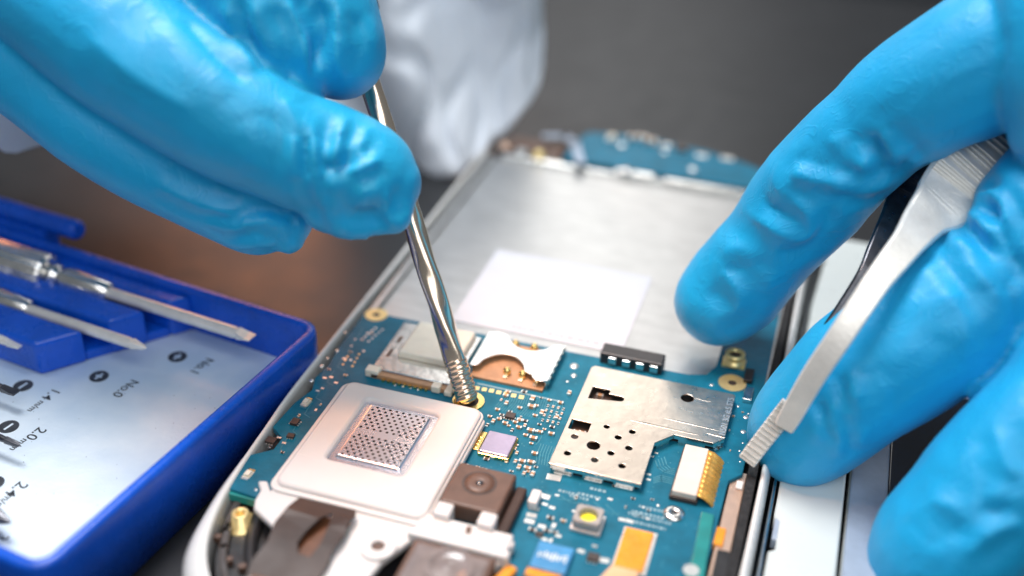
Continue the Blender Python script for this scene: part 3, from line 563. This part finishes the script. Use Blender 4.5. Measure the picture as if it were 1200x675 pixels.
while yv > -50: yv -= random.uniform(1.2, 3.0); edge.append((-1.95 - random.uniform(0, .3), yv))
edge += [(-2.2, -52.5), (-5.0, -56.1), (-115.5, -56.1)]
b.prism(edge, 3.95, 4.3); ins = rotated(b).build('card_insert', M['insert'], cs)
b = MB().lathe([(0, 1.2), (.4, 1.7), (68, 1.7), (68.4, 1.2)], (-118, 1.6, 14.3), (1, 0, 0), 20); b.box(-112, -56, -.6, 2.8, 9, 13.2); rotated(b).build('hinge', M['case'], cs, bevel=.3)
# holders cut by the grooves for the drivers
A = to_local(at(49, 440, -2.6)); B_ = to_local(at(221, 389, -2.6))
def diag(y): return A.x + (B_.x - A.x) * (y - A.y) / (B_.y - A.y)
def block(y0, y1, z1, xl=-115):
    b = MB().prism([(xl, y0), (diag(y0) if y0 > A.y else A.x, y0), (diag(y1), y1), (xl, y1)], 4.32, z1); rotated(b).build('driver_holder', M['case'], cs, bevel=.7, seg=3)
block(A.y, -16.4, 10.2); block(-13.0, -8.2, 10.6); block(-5.0, -1.82, 10.8)
b = MB().prism([(-115, -16.3), (diag(-16.3) - .5, -16.3), (diag(-5) - .5, -5.0), (-115, -5.0)], 4.33, 6.0); rotated(b).build('holder_base', M['case'], cs, bevel=.3)
b = MB()
for k in range(90):
    q = cl_(-4 - 40 * random.random(), -8 - 46 * random.random() ** .7, 0); b.disc(q.x, q.y, random.uniform(.03, .09), 4.304, 4.32, 6)
o = b.build('speckle', mat('dirt_speck', (.22, .25, .28), .7), ins); tag(o, kind='stuff')
# printing on the card
def mark(t, px, py, size): q = at(px, py, -2.68); text('size_marking', t, (q.x, q.y, 4.32), size, ca - h90, M['print'], ins)
mark('1.4', 60, 462, 2.3); mark('m/m', 42, 476, 1.5); mark('2.0', 42, 508, 2.3); mark('m/m', 22, 521, 1.5); mark('2.4', 19, 573, 2.4); mark('m/m', 3, 588, 1.6); mark('No.0', 147, 455, 2.2); mark('No.1', 236, 429, 2.2); mark('3.0', -4, 634, 2.4)
for i, (px, py) in enumerate(((208, 418), (116, 441), (27, 452), (10, 500), (-8, 566))):
    q = at(px, py, -2.68); b = MB().disc(q.x, q.y, 1.45, 4.305, 4.33, 28); b.box(q.x - .18, q.x + .18, q.y - .8, q.y + .8, 4.31, 4.345, 1, rot=-.2)
    if i < 2: b.box(q.x - .6, q.x + .6, q.y - .16, q.y + .16, 4.31, 4.348, 1, rot=-.2)
    b.build('tip_symbol', [M['print'], M['insert']], ins)

def small_driver(tip, L, rs, rc_, rh, label, cross, z, m='steelwarm', lc=9.5, ang=0.0, dz=0.0):
    t = Vector(tip); ax = Vector((-1, 0, 0)); ax.rotate(Matrix.Rotation(ca + ang, 3, 'Z')); ax.z += dz; ax.normalize(); up = Vector((0, 0, 1)); sd = ax.cross(up)
    e = empty('small_screwdriver', t, label, 'screwdriver', 'small screwdrivers in the blue case')
    b = MB(); b.lathe([(2.6, rs * .85), (3.4, rs), (L, rs)], t, ax, 18)
    if cross: b.lathe([(0, .15), (.5, .35), (2.6, rs * .86)], t, ax, 16, flute=.25, nf=4)
    else:
        vs = []
        for d, hw, ht in ((0, rs * .95, .12), (1.0, rs * 1.0, .22), (2.7, rs * .75, rs * .75)):
            for a_, c_ in ((-1, -1), (1, -1), (1, 1), (-1, 1)): vs.append(t + ax * d + sd * hw * a_ + up * ht * c_)
        b.add(vs, [(0, 1, 2, 3), (7, 6, 5, 4)] + [(k * 4 + i, k * 4 + (i + 1) % 4, k * 4 + 4 + (i + 1) % 4, k * 4 + 4 + i) for k in (0, 1) for i in range(4)])
    b.build('blade', M[m], e)
    MB().lathe([(0, rs * 1.3), (.3, rc_ * .75), (lc - 1, rc_), (lc - .4, rc_ * .95), (lc, rc_ * .6), (lc + 1.2, rc_ * .55), (lc + 1.4, rc_ * .9), (lc + 2.4, rc_ * .92), (lc + 2.6, rc_ * .6), (lc + 3.4, rc_ * .6)], t + ax * L, ax, 24, flute=.05, nf=10).build('collar', M['silver'], e)
    MB().lathe([(0, rh * .85), (.5, rh), (40, rh), (40.6, rh * .8)], t + ax * (L + lc + 3.2), ax, 48, flute=.05, nf=16).build('handle', M['silver'], e)
def dl(tip_px, far_px, z):
    a = at(*tip_px, z); b = at(*far_px, z); return a, (b - a).length
a_, l_ = dl((296, 396), (140, 337), 3.6); small_driver(a_, l_, .95, 2.1, 3.1, 'thick slotted screwdriver with fluted silver handle, farthest back in the blue case', False, 3.6, ang=.01)
a_, l_ = dl((171, 408), (40, 360), 2.4); small_driver(a_, l_, .85, 1.9, 2.8, 'thin cross tip screwdriver in the blue case, in front of the thick slotted one', True, 2.4, ang=.01)
a_, l_ = dl((25, 406), (-90, 362), 2.0); small_driver(a_, l_, .7, 1.7, 2.6, 'short tip end of a steel driver beside the blue holder block, third from the back', False, 2.0)
a_, l_ = dl((19, 461), (-90, 430), .5); small_driver(a_, l_, .6, 1.3, 2.4, 'dark slotted driver tip at the left edge above the 1.4 marking', False, .5, 'steeldark')
a_, l_ = dl((23, 522), (-90, 474), .3); small_driver(a_, l_, .5, 1.3, 2.4, 'dark pointed driver tip touching the 2.0 marking', True, .3, 'steeldark')
a_, l_ = dl((12, 612), (-90, 560), .2); small_driver(a_, l_, 1.1, 1.5, 2.4, 'dark blunt driver end at the left edge under the 2.4 marking', True, .2, 'steeldark')

# ------------------------------------------------------------------ screwdriver in use
tip = at(549, 472, 0.1); top = atd(428, 78, 166.5); ax = (top - tip).normalized(); Ls = (top - tip).length
sd = empty('screwdriver', tip, 'bright chrome screwdriver with threaded tip standing in a gold ring on the board', 'screwdriver')
def turned(length0, length1, n1, fn, nseg=36):
    a = ax; r0 = a.orthogonal().normalized(); t0 = a.cross(r0); b = MB(); vs = []; fs = []
    for i in range(n1 + 1):
        d = length0 + (length1 - length0) * i / n1
        for k in range(nseg): q = 2 * math.pi * k / nseg; rr = fn(d, q); vs.append(tip + a * d + r0 * (rr * math.cos(q)) + t0 * (rr * math.sin(q)))
    for i in range(n1):
        for k in range(nseg): k2 = (k + 1) % nseg; fs.append((i * nseg + k, i * nseg + k2, (i + 1) * nseg + k2, (i + 1) * nseg + k))
    b.add(vs, fs, 0, True); b.add(vs[:nseg], [tuple(reversed(range(nseg)))]); b.add(vs[-nseg:], [tuple(range(nseg))]); return b
def thread(d, q):
    ph_ = (d / .74 - q / (2 * math.pi)) % 1.0; rr = 1.60 + .13 * max(0, math.sin(ph_ * math.pi)) ** 2.2 + .13 * noise.noise(Vector((d * 1.3, math.cos(q) * 1.5, math.sin(q) * 1.5)))
    return rr * min(1, .62 + d * .5) if d < .8 else rr
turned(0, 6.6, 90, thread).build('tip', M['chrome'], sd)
def twist(d, q):
    low = max(0.0, 1 - d / 30); q2 = q + .16 * d
    return 1.56 + (.05 + .12 * low) * math.cos(3 * q2) + (.03 + .05 * low) * noise.noise(Vector((d * .35, math.cos(q2) * 1.2, math.sin(q2) * 1.2)))
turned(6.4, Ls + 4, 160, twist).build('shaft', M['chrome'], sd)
MB().lathe([(Ls + 1, 1.9), (Ls + 3, 2.2), (Ls + 5, 2.6), (Ls + 8, 4.6), (Ls + 70, 4.6), (Ls + 71, 3.5)], tip, ax, 28, flute=.04, nf=9).build('handle', M['handle'], sd)

# ------------------------------------------------------------------ tweezers
tw = empty('tweezers', atd(874, 538, 156), 'bright steel tweezers with ridged grip, held between the fingers of the right glove', 'tweezers')
def arm(name, pts, m, thick, side=0.0):
    P = []; n = 10; raw = [(px, py, d, w) for px, py, d, w in pts]
    cc = smooth_path([(px, py, d) for px, py, d, w in raw], n); ww = np.interp(np.linspace(0, len(raw) - 1, len(cc)), range(len(raw)), [r[3] for r in raw])
    c3 = [atd(c.x, c.y, c.z) for c in cc]; b = MB(); vs = []
    for i, c in enumerate(c3):
        t = (c3[min(i + 1, len(c3) - 1)] - c3[max(i - 1, 0)]).normalized(); view = (c - EYE).normalized(); s = t.cross(view).normalized(); nn = s.cross(t).normalized()
        if nn.dot(view) > 0: nn = -nn
        if side: s2 = (s * math.cos(side) + nn * math.sin(side)); nn = (nn * math.cos(side) - s * math.sin(side)); s = s2
        hw = ww[i] / 2; P.append((c, t, s, nn, hw))
        for k, (u, v) in enumerate(((-1, -.5), (-1, .2), (-.88, .5), (.88, .5), (1, .2), (1, -.5))): vs.append(c + s * hw * u + nn * thick * v)
    m_ = 6; fs = [(i * m_ + k, i * m_ + (k + 1) % m_, (i + 1) * m_ + (k + 1) % m_, (i + 1) * m_ + k) for i in range(len(c3) - 1) for k in range(m_)]
    fs += [tuple(range(m_)), tuple((len(c3) - 1) * m_ + k for k in reversed(range(m_)))]
    b.add(vs, fs, 0, False); return b, P
b, P = arm('arm', [(919, 501, 152, 2.6), (928, 485, 151, 3.0), (954, 440, 148, 3.2), (983, 397, 146, 3.25), (1009, 358, 145.5, 3.3), (1031, 326, 146, 3.5), (1065, 283, 148, 4.3), (1086, 256, 151, 5.9), (1106, 238, 152.5, 8.4), (1128, 214, 154, 9.8), (1165, 178, 156, 10.2), (1220, 120, 159, 10), (1280, 60, 160, 9)], 'steelwarm', 1.3)
fa = b.build('front_arm', M['steelwarm'], tw, bevel=.15)
rb = MB()
for k in range(13):
    i = 87 + int(k * 1.3); c, t, s, nn, hw = P[min(i, len(P) - 1)]
    c = c + nn * .66
    e = s * hw * .9; w_ = t * .16; rb.add([c - e - w_, c + e - w_, c + e + w_, c - e + w_, c - e * .97 - w_ * .4 + nn * .2, c + e * .97 - w_ * .4 + nn * .2, c + e * .97 + w_ * .4 + nn * .3, c - e * .97 + w_ * .4 + nn * .3], [(0, 1, 2, 3), (4, 5, 6, 7), (0, 1, 5, 4), (1, 2, 6, 5), (2, 3, 7, 6), (3, 0, 4, 7)])
rb.build('grip_ridge', M['steelwarm'], fa)
b, P2 = arm('jaw', [(875, 541, 155.5, 2.5), (894, 516, 154.6, 2.6), (913, 492, 153.6, 2.7), (927, 474, 152.8, 2.7)], 'steelwarm', .8)
jw = b.build('jaw', M['steelwarm'], tw, bevel=.1)
tt = MB()
for k in range(13):
    c, t, s, nn, hw = P2[2 + int(k * 2.1)]; c = c + nn * .4; e = s * hw * 1.02; w_ = t * .09
    tt.add([c - e - w_, c + e - w_, c + e + w_, c - e + w_, c - e + nn * .17, c + e + nn * .17], [(0, 1, 2, 3), (0, 1, 5, 4), (3, 2, 5, 4), (0, 4, 3), (1, 2, 5)])
tt.build('jaw_teeth', M['silver'], jw)
b, P3 = arm('rear', [(918, 462, 156.5, 1.0), (950, 418, 154.8, 2.2), (984, 373, 154, 2.6), (1018, 325, 154, 3.4), (1034, 295, 155.5, 4.2), (1052, 262, 158, 5.2), (1068, 236, 160.5, 6.6), (1095, 198, 162.5, 8), (1200, 110, 163, 9), (1280, 62, 162, 9)], 'steeldark', 1.3)
b.build('rear_arm', M['steeldark'], tw, bevel=.15)

# ------------------------------------------------------------------ gloved hands
def wrinkle(g, co, no, disp, chains, spots, bv):
    # thin film with a little too much length for the finger under it: it buckles outward into folds
    n = len(co); ne = len(g.edges); E = np.empty(ne * 2, dtype=np.int64); g.edges.foreach_get('vertices', E); E = E.reshape(-1, 2); i0, i1 = E[:, 0], E[:, 1]
    pts = []; tan = []
    for ch in chains:
        c = smooth_path([atd(px, py, d) for px, py, d, r_ in ch], 8)
        for k in range(len(c) - 1): pts.append(tuple((c[k] + c[k + 1]) / 2)); tan.append(tuple((c[k + 1] - c[k]).normalized()))
    pts = np.array(pts); tan = np.array(tan); near_ = np.empty(n, dtype=np.int64)
    for a in range(0, n, 4000): near_[a:a + 4000] = ((co[a:a + 4000, None, :] - pts[None]) ** 2).sum(2).argmin(1)
    axis = tan[near_]
    gr = np.full(n, .03)
    for px, py, rad, amt in spots:
        h = bv.ray_cast(EYE, ray(px, py).normalized())[0]
        if h is not None: gr += 1.5 * amt * np.exp(-((co - np.array(h)) ** 2).sum(1) / rad ** 2)
    x = co + no * disp[:, None]; d = co[i1] - co[i0]; L0 = np.linalg.norm(d, axis=1); al = np.abs((d / L0[:, None] * axis[i0]).sum(1)) ** 2
    L = L0 * (1 + (gr[i0] + gr[i1]) * .5 * (.35 + .65 * al))
    val = np.bincount(i0, minlength=n) + np.bincount(i1, minlength=n)
    jit = np.array([noise.noise(Vector(c) * .55) for c in co]) * .12; x = x + no * jit[:, None]
    def scat(v): return np.stack([np.bincount(i1, v[:, k], n) - np.bincount(i0, v[:, k], n) for k in range(3)], 1)
    def nsum(u): return np.stack([np.bincount(i0, u[i1, k], n) + np.bincount(i1, u[i0, k], n) for k in range(3)], 1)
    for it in range(200):
        e = x[i1] - x[i0]; l = np.linalg.norm(e, axis=1) + 1e-9
        x = x + 1.3 * scat(e * (-(l - L) / l * .5)[:, None]) / val[:, None] * 1.2
        for sub in range(2):
            u = x - co; lap = nsum(u) / val[:, None] - u; lap2 = nsum(lap) / val[:, None] - lap; x = x - .22 * lap2 + .004 * lap
        u = x - co; h = (u * no).sum(1); ut = u - no * h[:, None]
        h2 = np.where(h < -.35, -.35 + (h + .35) * .3, h) * .9990; x = co + no * h2[:, None] + ut * .985
    return x
def hand(name, chains, creases, label, wob, seed, base, spots=(), fold=.12, crisp=.8, vox=0.62, smooth=4):
    bm = bmesh.new()
    for ch in chains:
        pts = [atd(px, py, d) for px, py, d, r in ch]; rs = [c[3] for c in ch]
        cc = smooth_path(pts, 14); rr = np.interp(np.linspace(0, len(rs) - 1, len(cc)), range(len(rs)), rs)
        for c, r in zip(cc, rr):
            bmesh.ops.create_icosphere(bm, subdivisions=3, radius=r, matrix=Matrix.Translation(c))
    me = bpy.data.meshes.new('tmp'); bm.to_mesh(me); bm.free(); t = bpy.data.objects.new('tmp', me); col.objects.link(t)
    r = t.modifiers.new('r', 'REMESH'); r.mode = 'VOXEL'; r.voxel_size = vox; s = t.modifiers.new('s', 'SMOOTH'); s.iterations = smooth; s.factor = .5
    dg = bpy.context.evaluated_depsgraph_get(); g = bpy.data.meshes.new_from_object(t.evaluated_get(dg)); bpy.data.objects.remove(t)
    n = len(g.vertices); co = np.empty(n * 3); g.vertices.foreach_get('co', co); co = co.reshape(-1, 3); no = np.empty(n * 3); g.vertices.foreach_get('normal', no); no = no.reshape(-1, 3)
    bv = BVHTree.FromPolygons([Vector(c) for c in co], [p.vertices[:] for p in g.polygons])
    disp = np.zeros(n)
    for i in range(n):                                       # loose rubber: broad soft waves
        p = Vector(co[i]) + Vector((seed, 0, 0)); a = noise.noise(p * .10); b_ = noise.noise(p * .21 + Vector((7, 3, 1)))
        wq = p + Vector((noise.noise(p * .13), noise.noise(p * .13 + Vector((5, 5, 5))), noise.noise(p * .13 + Vector((9, 1, 4))))) * 4.0
        q1 = Vector((wq.x * .10 + wq.z * .05, wq.y * .10, wq.z * .19 - wq.x * .06)); rd = max(0.0, 1 - abs(noise.noise(q1)) * 4.2) ** 2
        q2 = Vector((wq.x * .24, wq.y * .13 - wq.z * .1, wq.z * .12 + 3)); rd2 = max(0.0, 1 - abs(noise.noise(q2)) * 5.0) ** 2
        mk = min(1.0, max(0.0, noise.noise(p * .07 + Vector((2, 8, 3))) * 2.2 + .45)); disp[i] = wob * (1.0 * a + .25 * b_ + fold * mk * (.95 * rd + .55 * rd2))
    fine = np.zeros(n)
    for line, wd, amp in creases:
        q = []
        for (px, py) in line:
            d = ray(px, py).normalized(); h = bv.ray_cast(EYE, d)[0]
            if h is not None: q.append(np.array(h))
        if len(q) < 2: continue
        q = [np.array(v) for v in smooth_path([tuple(v) for v in q], 4)]
        best = np.full(n, 1e9); par = np.zeros(n)
        for k in range(len(q) - 1):
            ab = q[k + 1] - q[k]; l2 = ab @ ab
            if l2 < 1e-9: continue
            tt_ = np.clip((co - q[k]) @ ab / l2, 0, 1); dd = np.linalg.norm(co - (q[k] + tt_[:, None] * ab), axis=1)
            u = dd < best; best[u] = dd[u]; par[u] = (k + tt_[u]) / (len(q) - 1)
        fade = np.clip(np.minimum(par, 1 - par) * 5 + .12, 0, 1)
        fine += crisp * amp * fade * (np.exp(-np.sqrt((best / (.62 * wd)) ** 2 + .03) * 1.5) - .45 * np.exp(-((best - 2.0 * wd) / (1.1 * wd)) ** 2))
    co = wrinkle(g, co, no, disp, chains, spots, bv) + no * fine[:, None]
    base = Vector(base); co = (co - np.array(base)) * S
    g.vertices.foreach_set('co', co.reshape(-1)); g.update(); g.materials.clear(); g.materials.append(M['glove'])
    for p in g.polygons: p.use_smooth = True
    g.name = name; o = link(name, g, None, base, base); tag(o, label, 'gloved hand'); return o

right = [
    [(843, 352, 177, 7.0), (862, 333, 176, 7.7), (905, 283, 172, 7.5), (955, 222, 166, 8.2), (1030, 150, 159, 8.0), (1110, 95, 153, 9.2), (1210, 55, 149, 10.5), (1330, 70, 146, 13)],
    [(940, 508, 160, 7.6), (958, 490, 159, 8.4), (1010, 442, 156, 9.3), (1092, 385, 153.5, 10.0), (1176, 318, 152, 8.6), (1250, 248, 150, 10.6), (1330, 190, 148, 13)],
    [(1098, 668, 146, 8.6), (1112, 640, 145, 9.2), (1180, 560, 143, 9.4), (1260, 480, 142, 9.6), (1340, 390, 143, 12)],
    [(1228, -40, 142, 6.6), (1238, 40, 141, 6.6), (1255, 120, 143, 8), (1330, 200, 146, 12)],
    [(1330, 70, 148, 14), (1370, 200, 148, 17), (1370, 330, 148, 17), (1340, 400, 146, 13)],
    [(1370, 200, 150, 17), (1480, 120, 150, 18), (1600, 60, 150, 19)],
]
rc = [
    ([(868, 243), (890, 258), (910, 270), (935, 279), (951, 270), (950, 255), (938, 240), (922, 224)], 1.5, .95), ([(893, 240), (915, 250), (935, 261)], 2.2, -.7), ([(905, 292), (930, 296), (960, 276), (973, 248)], 2.0, -.75),
    ([(846, 300), (868, 290), (895, 300)], 2.2, .5), ([(848, 316), (872, 314), (900, 306)], 1.6, -.5), ([(846, 318), (858, 330), (867, 351), (858, 366), (838, 371)], 1.2, .7), ([(830, 345), (850, 350)], 2.2, -.55),
    ([(928, 200), (960, 212), (994, 218)], 2.0, .75), ([(932, 186), (955, 190), (975, 200)], 1.2, -.5), ([(972, 160), (984, 175), (990, 192)], 1.0, .5), ([(1000, 230), (975, 228), (950, 222)], 1.2, -.45),
    ([(1022, 160), (1036, 190), (1056, 224)], .9, -1.0), ([(1034, 150), (1050, 180), (1066, 208)], 1.1, .7), ([(1050, 176), (1062, 196), (1068, 214)], .7, -.9), ([(1074, 176), (1079, 202)], .6, -1.2), ([(1010, 190), (1022, 222), (1030, 245)], 1.4, .5), ([(976, 262), (984, 290), (978, 318)], 1.4, .55), ([(1008, 240), (1030, 246), (1044, 238)], .8, -.7),
    ([(1146, 236), (1163, 228), (1177, 242), (1182, 268)], .8, .9), ([(1152, 246), (1164, 250), (1183, 294), (1200, 316)], .9, -1.1), ([(1136, 250), (1156, 262), (1176, 287), (1192, 318)], 1.1, .8), ([(1126, 260), (1142, 272), (1160, 300)], .8, -.8), ([(1108, 283), (1128, 302), (1148, 326), (1176, 358)], 1.5, .7), ([(1100, 300), (1120, 322), (1136, 350)], 1.3, -.6), ([(1104, 342), (1128, 372), (1130, 410)], 1.8, .5), ([(1175, 330), (1188, 360), (1190, 390)], 1.2, -.6),
    ([(960, 470), (968, 495), (977, 516)], .8, -.8), ([(974, 468), (982, 498), (988, 520)], .8, .6), ([(980, 480), (990, 506), (998, 530)], .8, -.8), ([(996, 432), (1000, 458), (1008, 480)], 1.1, .6), ([(986, 440), (990, 470)], .9, -.7), ([(1025, 425), (1045, 450), (1048, 490)], 1.8, -.4),
    ([(1060, 610), (1095, 590), (1128, 600)], 1.4, .5), ([(1085, 640), (1120, 622), (1135, 590)], 1.6, -.5), ([(1130, 650), (1160, 622), (1192, 610)], 1.0, .7), ([(1165, 500), (1178, 540), (1192, 560)], 1.2, .7), ([(1150, 560), (1160, 600), (1185, 590)], 1.2, -.6),
]
rsp = [(945, 240, 9, .12), (890, 295, 8, .07), (1045, 200, 7, .16), (1160, 250, 8, .20), (1120, 310, 10, .10), (980, 490, 7, .10), (1040, 430, 9, .05), (1120, 600, 10, .10), (1170, 560, 8, .08), (855, 345, 6, .05), (990, 180, 7, .07)]
rh = hand('gloved_hand', right, rc, 'wrinkled blue nitrile glove gripping the tweezers and pressing on the phone edge', .5, 3.1, atd(1370, 260, 148), rsp)
left = [
    [(305, 248, 158, 5.8), (290, 242, 157.5, 6.2), (215, 206, 157, 6.4), (120, 150, 157, 6.8), (50, 92, 158, 7.4), (-30, 20, 160, 8.5), (-140, -70, 164, 11)],
    [(428, 205, 152.5, 6.9), (408, 198, 152, 7.6), (340, 172, 150.5, 7.8), (255, 126, 149.5, 8.8), (150, 55, 151, 9.6), (60, -10, 154, 9.5), (-80, -100, 162, 12)],
    [(400, 66, 155.5, 5.8), (390, 48, 155.0, 7.0), (366, -10, 154, 7.6), (320, -80, 154, 8), (200, -180, 160, 10)],
    [(396, 222, 152.5, 6.0), (404, 262, 151.0, 1.8)], [(448, 214, 152.5, 5.2), (462, 256, 151.2, 1.9)], [(403, 263, 151.0, 1.7), (462, 257, 151.2, 1.7)], [(310, 250, 157.5, 5.4), (345, 262, 157, 2.4)], [(345, 246, 157.5, 2.2), (338, 278, 157, 2.2)],
    [(352, 78, 152, 4.6), (328, 40, 151, 6.2), (300, -10, 151, 8.0), (270, -60, 152, 9.0), (180, -150, 158, 11)],
    [(-140, -70, 166, 13), (0, -170, 166, 14), (200, -200, 164, 12)],
    [(-140, -70, 168, 14), (-280, -150, 172, 15), (-420, -230, 176, 15)],
]
lc = [
    ([(360, 160), (359, 185), (361, 212)], .7, -1.0), ([(366, 145), (369, 188), (374, 230), (392, 268)], .9, .9), ([(406, 138), (396, 165), (390, 195), (391, 235), (400, 266)], .9, .85), ([(378, 197), (398, 197), (416, 190)], 1.0, -.8), ([(404, 200), (424, 196), (444, 186)], .8, .8), ([(414, 248), (440, 250)], 1.7, -1.0), ([(450, 222), (453, 248), (462, 262)], .8, .7), ([(330, 116), (346, 150), (340, 204)], 1.6, .5), ([(318, 130), (330, 165), (322, 210)], 1.6, -.4), ([(430, 150), (420, 175), (425, 185)], .8, .5),
    ([(240, 262), (270, 266), (300, 258), (335, 262)], .7, .7), ([(262, 282), (296, 276), (326, 280)], .7, -.5), ([(180, 214), (225, 236), (280, 252)], 1.0, .6), ([(341, 256), (343, 280)], .6, -.6),
    ([(335, 0), (352, 45), (360, 92)], .9, .8), ([(372, 0), (384, 38), (364, 85)], 1.0, -.8), ([(395, 10), (392, 55), (402, 92)], 1.1, .7), ([(281, 0), (292, 45), (312, 84)], .9, -1.2), ([(420, 20), (426, 60)], 1.0, -.4),
    ([(100, 40), (160, 90), (230, 130)], 2.4, .5), ([(215, 20), (250, 60), (290, 95)], 1.8, -.7),
]
lsp = [(405, 205, 7, .10), (440, 250, 6, .06), (310, 265, 7, .10), (375, 50, 8, .10), (300, 60, 7, .06)]
lh = hand('gloved_hand', left, lc, 'smooth blue nitrile glove whose fingers pinch the upright screwdriver', .38, 9.7, atd(-140, -100, 166), lsp, crisp=1.15)
# white cuff round the left wrist
cb = MB(); ctr = [atd(96, 56, 190), atd(-60, -48, 192), atd(-260, -180, 194)]
for a, b2 in ((0, 1), (1, 2)):
    axx = (ctr[b2] - ctr[a]); cb.lathe([(0, 20.2 + a * 1.2), (axx.length * .5, 20.8 + a * 1.2), (axx.length, 21.4 + a * 1.2)], ctr[a], axx, 40, flute=.05, nf=7)
sl = cb.build('sleeve', M['coat'], None, loc=tuple(lh['_base'])); sl.parent = lh; sl.location = (0, 0, 0)

# ------------------------------------------------------------------ lab coat hanging behind
b = MB(); nu, nv = 60, 40; vs = []
bot = [(380, 195), (420, 215), (470, 217), (500, 214), (535, 208), (552, 192), (575, 168), (600, 143), (622, 122), (634, 98), (637, 80)]
def botpt(u):
    t = u * (len(bot) - 1); i = min(int(t), len(bot) - 2); f = t - i; return bot[i][0] + (bot[i + 1][0] - bot[i][0]) * f, bot[i][1] + (bot[i + 1][1] - bot[i][1]) * f
for j in range(nv + 1):
    for i in range(nu + 1):
        u = i / nu; v = j / nv; bx, by_ = botpt(u); tx_ = 360 + 278 * u
        x = bx + (tx_ - bx) * min(1, v * 1.6); y = by_ + (-160 - by_) * v
        yy = 206 + 26 * u * u + 3.4 * math.sin(u * 11 + v * 3.0) * (.5 + .5 * v) + 7.0 * noise.noise(Vector((u * 3.2 + v * 1.6, v * 1.8, 2))) + 2.6 * max(0, 1 - abs(noise.noise(Vector((u * 5 - v * 3, v * 3.5 + u * 2, 7)))) * 3) + 5 * v + 5 * math.sin(v * 6 + u * 9) * .5
        if v < .08: yy -= 1.5 * (1 - v / .08)
        vs.append(atv(x, y, yy))
fs = [(j * (nu + 1) + i, j * (nu + 1) + i + 1, (j + 1) * (nu + 1) + i + 1, (j + 1) * (nu + 1) + i) for j in range(nv) for i in range(nu)]
b.add(vs, fs, 0, True); co_ = b.build('lab_coat', M['coat'], loc=(-5, 215, 0)); s_ = co_.modifiers.new('s', 'SOLIDIFY'); s_.thickness = 1.6 * S; s_.offset = -1; ss = co_.modifiers.new('b', 'SUBSURF'); ss.levels = ss.render_levels = 1
tag(co_, 'pale lab coat hanging in soft folds behind the phone', 'lab coat')

# ------------------------------------------------------------------ camera and light
sc = bpy.context.scene
cd = bpy.data.cameras.new('camera'); cam = bpy.data.objects.new('camera', cd); col.objects.link(cam); sc.camera = cam
cd.sensor_width = 36; cd.lens = FPX / 1200 * 36; cd.clip_start = .005; cd.clip_end = 20
rm = Matrix((R_, U_, -F_)).transposed().to_4x4(); rm.translation = EYE * S; cam.matrix_world = rm
cd.dof.use_dof = True; cd.dof.focus_distance = .162; cd.dof.aperture_fstop = 7.4
def area(name, loc, target, sx, sy, power, color=(1, 1, 1)):
    l = bpy.data.lights.new(name, 'AREA'); l.shape = 'RECTANGLE'; l.size = sx; l.size_y = sy; l.energy = power; l.color = color
    o = bpy.data.objects.new(name, l); col.objects.link(o); o.location = Vector(loc) * S
    o.rotation_euler = (Vector(target) - Vector(loc)).to_track_quat('-Z', 'Y').to_euler(); return o
area('softbox', (-75, 640, 300), (20, 170, 0), .17, .30, .30, (1, .98, .96))
area('overhead', (-130, 250, 560), (30, 150, 0),   .26, .26, 3.2, (.97, .98, 1))
area('front_fill', (170, -170, 420), (60, 150, 10), .42, .42, 1.15, (.96, .98, 1))
def spot(name, loc, target, power, color, deg, soft):
    l = bpy.data.lights.new(name, 'SPOT'); l.energy = power; l.color = color; l.spot_size = math.radians(deg); l.spot_blend = 1; l.shadow_soft_size = soft
    o = bpy.data.objects.new(name, l); col.objects.link(o); o.location = Vector(loc) * S; o.rotation_euler = (Vector(target) - Vector(loc)).to_track_quat('-Z', 'Y').to_euler()
spot('flare_glow_spot', (-140, 375, 128), (-10, 170, 5), .75, (1, .36, .14), 30, .05)  # unseen spot added for the brown flare glow on the table
spot('flare_glow_spot', (-40, 110, 330), (31, 128, 7), 4.5, (1, .42, .17), 13, .03)  # second added spot, imitating the flare's warmth round the screwdriver tip
wd = bpy.data.worlds.new('World'); sc.world = wd; wd.use_nodes = True; bg = wd.node_tree.nodes['Background']; bg.inputs[0].default_value = (.75, .82, .9, 1); bg.inputs[1].default_value = .16
sc.view_settings.view_transform = 'Standard'; sc.view_settings.look = 'None'; sc.view_settings.exposure = 0.34
sc.cycles.use_denoising = True; sc.cycles.max_bounces = 8
for o in sc.objects:
    if '_base' in o: del o['_base']
